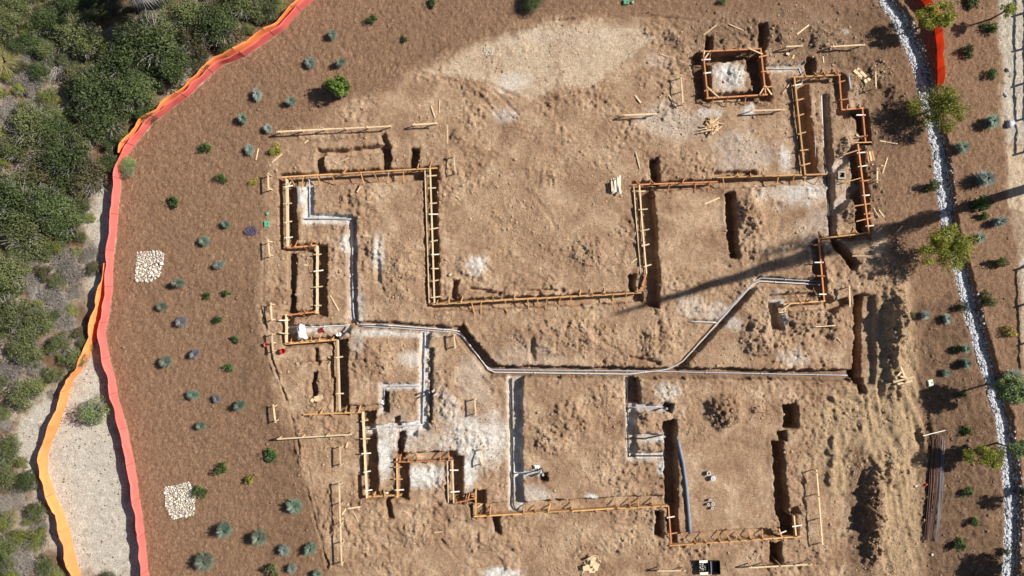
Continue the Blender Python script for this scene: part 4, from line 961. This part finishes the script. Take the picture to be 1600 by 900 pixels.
# planted mulch bed, left and top
PL = [(580,33,9,'green'),(521,56,11,'teal'),(633,62,8,'green'),(486,99,10,'blue'),(534,100,10,'teal'),(404,149,11,'blue'),(457,160,10,'teal'),(421,202,10,'blue'),(382,187,11,'teal'),(676,6,9,'green'),
 (1127,3,8,'green'),(324,231,12,'green'),(392,235,10,'blue'),(347,278,11,'green'),(396,284,9,'yellow'),(431,234,11,'yellow'),(275,316,12,'green'),(355,351,9,'teal'),(322,377,10,'teal'),(345,414,10,'blue'),
 (283,442,12,'grey'),(325,461,9,'green'),(355,458,8,'green'),(256,479,11,'grey'),(287,502,12,'lavender'),(342,499,9,'green'),(370,530,9,'green'),(308,552,11,'lavender'),(264,564,12,'grey'),(358,573,9,'green'),
 (305,616,10,'teal'),(341,622,8,'lavender'),(378,632,10,'teal'),(317,664,11,'teal'),(348,733,13,'green'),(391,749,12,'yellow'),(311,767,14,'green'),(356,823,16,'teal'),(325,873,17,'grey'),(427,710,15,'green'),
 (463,788,14,'teal'),(409,836,14,'grey'),(446,857,11,'blue'),(487,855,12,'teal'),(427,887,12,'olive'),(458,886,11,'blue'),(498,893,10,'teal'),
 (1517,5,14,'green'),(1546,45,14,'green'),(1509,80,13,'green'),(1547,116,13,'green'),(1544,192,14,'teal'),(1498,232,12,'teal'),(1532,281,16,'blue'),(1530,318,18,'green'),(1557,347,13,'blue'),
 (1526,372,11,'teal'),(1558,410,14,'olive'),(1540,470,15,'olive'),(1575,517,13,'gold'),(1422,491,8,'olive'),(1441,492,11,'blue'),(1476,498,10,'blue'),(1498,480,10,'dark'),(1503,544,10,'teal'),(1505,567,11,'teal'),
 (1475,582,9,'grey'),(1501,617,10,'green'),(1576,590,18,'grey'),(1509,672,11,'green'),(1508,769,11,'green'),(1519,814,10,'green'),(1495,850,12,'green'),(1453,291,14,'olive'),(1596,765,14,'grey'),(1490,545,7,'green'),(1535,338,12,'green'),
 (1567,860,9,'dark')]
WORD = {'green':'dark green leafy shrub','teal':'blue-green tufted plant','blue':'silvery blue tufted plant','grey':'grey-green tufted plant','yellow':'yellow-green flowering shrub','lavender':'purplish grey tufted plant','olive':'soft olive shrub','gold':'golden yellow shrub','dark':'small dark shrub'}
for px, py, r_, ty in PL:
    if (px, py) == (287,502): lab = 'lavender plant with pale purple tips in the left mulch bed'
    elif (px, py) == (341,622): lab = 'dry pale plant nearly leafless in the left mulch bed'
    else: lab = auto_label(WORD[ty], px, py)
    shrub(px, py, r_*1.05, ty, lab, 'mulch_plant', 'plant', 'young plants set out in the mulch', 2.0 if ty not in ('green','yellow') else 1.7, 'sprout')
shrub(532,141,21,'pale','bright green bush with a long shadow above the upper batter board','leafy_bush','bush',None,2.3)
# recolour: give the bush its own fresh green
b_ = [o for o in COL.objects if o.name.startswith('leafy_bush')][0]
fg = leaf_cloud('foliage_fresh', 2600, 1.0, 24, .085, 321, mat_leaf('leaf_fresh', (.045,.085,.012), (.17,.25,.05)), up=.7, flat=.9, hollow=.3)
for ch in b_.children:
    if ch.name.startswith('foliage'): ch.data = fg
shrub(204,262,21,'pale','rounded pale green bush growing over the pink fence','round_bush','bush',None,1.4)
shrub(157,640,26,'pale','leafy light green tree between the orange and pink fences','young_tree','tree',None,2.4)
shrub(832,2,22,'dark','black-green tree casting a spiky shadow at the top edge','dark_tree','tree',None,1.4)
# chaparral thicket
TH = [(250,72,56,'dark'),(205,105,46,'dark'),(165,150,50,'dark'),(215,150,46,'dark'),(178,190,42,'dark'),(282,105,38,'dark'),(345,48,42,'dark'),(312,70,34,'brown'),(305,30,36,'olive'),(145,68,40,'olive'),
 (120,55,32,'olive'),(90,38,30,'dark'),(22,45,32,'olive'),(30,15,26,'olive'),(108,14,26,'dark'),(65,70,24,'dark'),(48,55,15,'lime'),(98,58,16,'lime'),(135,130,30,'brown'),(355,30,15,'lime'),(391,46,12,'lime'),
 (388,12,34,'olive'),(425,14,26,'olive'),(440,12,14,'lime'),(50,128,30,'dry'),(38,140,16,'lime'),(82,155,22,'lime'),(62,162,24,'dry'),(5,145,18,'lime'),(60,198,40,'olive'),(95,205,32,'dark'),
 (116,170,13,'lime'),(6,208,18,'lime'),(20,170,22,'dry'),(30,235,28,'olive'),(145,212,32,'olive'),(110,250,44,'dark'),(70,262,36,'brown'),(150,282,36,'brown'),(178,255,22,'dark'),(180,225,18,'dark'),
 (38,315,50,'dark'),(88,322,42,'dark'),(50,365,46,'olive'),(112,348,36,'dark'),(130,325,22,'olive'),(100,303,12,'lime'),(127,303,11,'lime'),(141,340,12,'lime'),(42,282,22,'lime'),(6,255,16,'lime'),(0,300,24,'dark'),
 (10,350,30,'dark'),(110,420,32,'dry'),(140,395,20,'dry'),(20,382,15,'lime'),(8,405,17,'lime'),(25,430,38,'olive'),(96,386,18,'lime'),(120,393,13,'lime'),(75,390,22,'olive'),(150,420,16,'brown'),(25,490,42,'olive'),
 (18,455,28,'dark'),(64,474,13,'lime'),(70,500,28,'olive'),(92,465,30,'dry'),(105,500,26,'dry'),(100,535,22,'olive'),(128,520,14,'brown'),(104,560,13,'lime'),(86,545,14,'lime'),(52,540,36,'olive'),(20,548,12,'lime'),(22,580,30,'dry'),
 (50,612,32,'olive'),(70,598,14,'lime'),(88,585,18,'olive'),(30,620,14,'brown'),(12,642,14,'olive'),(8,662,18,'dry'),(20,698,30,'olive'),(40,720,14,'lime'),(8,742,30,'olive'),(30,778,18,'dry'),
 (14,812,22,'lime'),(46,814,11,'lime'),(18,850,26,'olive'),(66,842,25,'lime'),(42,872,30,'dry'),(76,882,22,'olive'),(94,893,13,'lime'),(8,788,20,'dry'),(4,885,24,'dark'),(2,520,22,'olive'),(4,600,18,'olive'),
 (268,50,34,'olive'),(320,105,18,'brown'),(230,180,22,'dark'),(-30,60,40,'dark'),(-35,200,46,'olive'),(-30,330,46,'dark'),(-30,470,40,'olive'),(-32,620,36,'olive'),(-34,780,38,'dark'),(60,-28,36,'dark'),(330,-24,34,'olive'),
 (120,455,16,'dry'),(55,440,22,'dry'),(75,425,18,'brown'),(60,575,20,'dry'),(85,615,12,'dry')]
TW = {'dark':'dense dark green','olive':'olive green','lime':'bright yellow-green','dry':'dry grey-brown','brown':'brownish green'}
rf = random.Random(77)
def inside_left(x, y): return inpoly(np.array([float(x)]), np.array([float(y)]), PINK+[(-200,1000),(-200,-100)])[0]
BP = [[(140,290),(195,280),(180,460),(130,480),(125,420),(140,340)],[(30,630),(110,590),(150,520),(235,900),(100,910),(55,760),(15,700)],[(295,95),(350,85),(300,165),(280,150)]]
cnt = 0
while cnt < 105:
    x, y = rf.uniform(-30, 440), rf.uniform(-15, 910)
    if not inside_left(x+24, y+10): continue
    if any(inpoly(np.array([x]), np.array([y]), b)[0] for b in BP): continue
    if any(math.hypot(x-a, y-b) < (q*.62 if q > 22 else q+7) for a, b, q, _ in TH): continue
    TH.append((round(x), round(y), rf.uniform(12, 24), rf.choice(['olive','olive','dark','brown','dry','lime','olive']))); cnt += 1
for px, py, r_, ty in TH:
    sz = 'big ' if r_ > 35 else ('' if r_ > 19 else 'small ')
    shrub(px, py, r_, ty, auto_label('%s%s thicket shrub' % (sz, TW[ty]), px, py), 'thicket_shrub', 'shrub', 'wild shrubs in the thicket outside the fences', 1.5 if ty != 'dry' else .45)
shrub(92,100,34,'dead','dead grey branches splayed in the upper thicket','dead_branches','branches',None,.6)
shrub(60,455,22,'dead','smaller tangle of dead grey branches in the middle thicket','dead_branches','branches',None,.5)
t = thing('spiky_clump', gp(12,98), 'big spiky yellowish yucca-like clump at the upper left edge', 'plant')
o = inst('blades', blades('blades', 420, 1.0, 5, LEAF['lime'], .03, .7), t); o.scale = (1.5,1.5,1.3); o.data.materials[0] = mat_leaf('leaf_straw', (.17,.15,.06), (.40,.36,.16), .1)
# trees on the right
def tree(px, py, h, rpx, label, mat, n=5200, seed=1, name='olive_tree', flat=.6, clumps=30, leaf=.05, lean=(0,0), trunk=.05):
    p = gp(px, py); r = rpx/PX; t = thing(name, p, label, 'tree'); rr = random.Random(seed)
    m = MB(); top = Vector((lean[0], lean[1], h))
    m.tube([(0,0,-.1), Vector((lean[0]*.3, lean[1]*.3, h*.45)), top*.85], [trunk*1.3, trunk, trunk*.6], 8); m.build('trunk', M['bark'], t, True)
    lb = MB()
    for i in range(11):
        a = i*2.4+rr.random(); q = Vector((lean[0]*.5, lean[1]*.5, h*rr.uniform(.45,.75))); e = Vector((lean[0], lean[1], h))+Vector((math.cos(a)*r*.75, math.sin(a)*r*.75, rr.uniform(-.2,.5)*r*.5))
        lb.tube([q, (q+e)/2+Vector((0,0,.1)), e], [trunk*.5, trunk*.35, trunk*.12], 5)
    lb.build('limbs', M['bark'], t, True)
    me = leaf_cloud('crown', n, r, clumps, leaf, seed, mat, up=.3, flat=flat, hollow=.15, cr=(.10,.34))
    o = inst('crown', me, t); o.location = (lean[0], lean[1], h-r*.35); o.scale = (1.12, .84, 1); o.rotation_euler.z = rnd(-.3, .5)
TM = LEAF['tree']
tree(1437,43,2.1,33,'olive-leaved tree overlapping the red-orange fence at upper right',TM,4500,11,leaf=.07)
tree(1446,176,2.3,54,'wide wispy olive-leaved tree astride the gravel, upper one',TM,6500,12,clumps=44,leaf=.07)
tree(1440,392,2.5,50,'olive-leaved tree on the gravel just below the long diagonal shadow',TM,7500,13,lean=(.3,.1),clumps=44,leaf=.07)
tree(1541,600,3.0,34,'dense green tree cut by the right edge above the gravel bend',LEAF['pale'],9000,14,clumps=34,leaf=.075)
tree(1515,702,2.1,34,'sprawling thin olive tree left of the gravel at lower right',TM,5200,15,flat=.35,leaf=.06,clumps=22)
tree(1556,692,2.2,22,'bright leafy tree right of the gravel at lower right',LEAF['pale'],5000,16,leaf=.06)
tree(1548,30,1.9,16,'young light green tree near the top right corner',LEAF['lime'],1500,17)
tree(1600,872,2.8,40,'dark tree beyond the lower right corner shading the gravel',LEAF['dark'],9000,18,leaf=.08)
tree(1585,905,2.4,36,'dark bushy tree under the bottom right corner',LEAF['dark'],8000,19,leaf=.08)
tree(1590,770,2.2,20,'grey-leaved tree at the right edge below the bright leafy one',LEAF['olive'],2200,20)
# palm at the top edge
def palm(px, py, h, r, label, n=56, dead=.65, trunk=.25):
    p = gp(px, py); t = thing('palm_tree', p, label, 'palm'); rr = random.Random(8)
    m = MB(); m.tube([(0,0,-.1),(.05,0,h*.5),(0,0,h)], [trunk*1.2, trunk, trunk*.9], 10); m.build('trunk', M['bark'], t, True)
    for i in range(n):
        a = i*2.39996+rr.uniform(-.15,.15); isd = rr.random() < dead; el = rr.uniform(-.9,-.1) if isd else rr.uniform(-.2,.9); L = r*rr.uniform(.75,1.08)
        m = MB(); dx, dy = math.cos(a), math.sin(a)
        pts = [Vector((dx*L*s*math.cos(el*(.5+.5*s)), dy*L*s*math.cos(el*(.5+.5*s)), h+L*s*math.sin(el)-L*.35*s*s)) for s in (0,.25,.5,.55)]
        m.tube(pts, .022, 4, False)
        hub = pts[-1]
        for k in range(13):
            b = (k-6)/6*1.25; fd = Vector((math.cos(a+b), math.sin(a+b), -.35-abs(b)*.2+.3*math.sin(el))); sd = Vector((-fd.y, fd.x, 0))*.028; l2 = L*.46*(1-.25*abs(b)/1.25)*rr.uniform(.85,1.1); k0 = len(m.v)
            q = hub+fd*l2*.5; e = hub+fd*l2+Vector((0,0,-.12*L)); m.v += [tuple(hub-sd*.4), tuple(hub+sd*.4), tuple(q+sd), tuple(q-sd), tuple(e)]; m.f += [(k0,k0+1,k0+2,k0+3),(k0+3,k0+2,k0+4)]
        m.build('frond', M['frond_dead'] if isd else M['frond_green'], t)
palm(262,2,5.0,2.1,'palm with silvery hanging dead fronds at the top left edge')
# very tall slim tree far right, outside the frame and unseen, whose shadow crosses the whole site
def tall_slim_tree(px, py, h, label):
    p = G(px, py); t = thing('tall_tree', p, label, 'tree'); rr = random.Random(3)
    MB().tube([(0,0,-.1),(0,0,h*.3),(.05,0,h*.65),(0,0,h*.97)], [.30,.27,.18,.05], 12).build('trunk', M['bark'], t, True)
    V = []; r = np.random.default_rng(9); n = 34000
    z = r.uniform(6.0, h, n); prof = np.interp(z, [6.0,7.2,10,14,16.5,21,h], [.22,.42,.46,.40,.27,.17,.05])
    a = r.uniform(0, 6.283, n); q = prof*np.sqrt(r.random(n))*(1+.35*np.sin(a*3+z*2.1))
    P = np.stack([np.cos(a)*q, np.sin(a)*q, z], 1)
    br = r.random(n) < .04   # a side limb
    P[br] = np.stack([r.normal(0,.25,br.sum()), .9+r.normal(0,.25,br.sum()), r.uniform(13,16.5,br.sum())], 1)
    d = r.normal(size=(n,3)); d /= np.linalg.norm(d,axis=1)[:,None]; e = np.cross(d, r.normal(size=(n,3))); e /= np.linalg.norm(e,axis=1)[:,None]
    Vv = np.stack([P-d*.06, P-e*.03, P+d*.06, P+e*.03], 1).reshape(-1,3); inst('crown', np_mesh('crown', Vv, np.arange(n*4).reshape(-1,4), LEAF['dark']), t)
    MB().tube([(0,0,12.5),(0,.5,13.2),(0,.9,15.5)], [.08,.06,.03], 6).build('limb', M['bark'], t, True)
tall_slim_tree(1652, 280, 24.3, 'very tall slim tree beyond the right edge casting the long shadow')
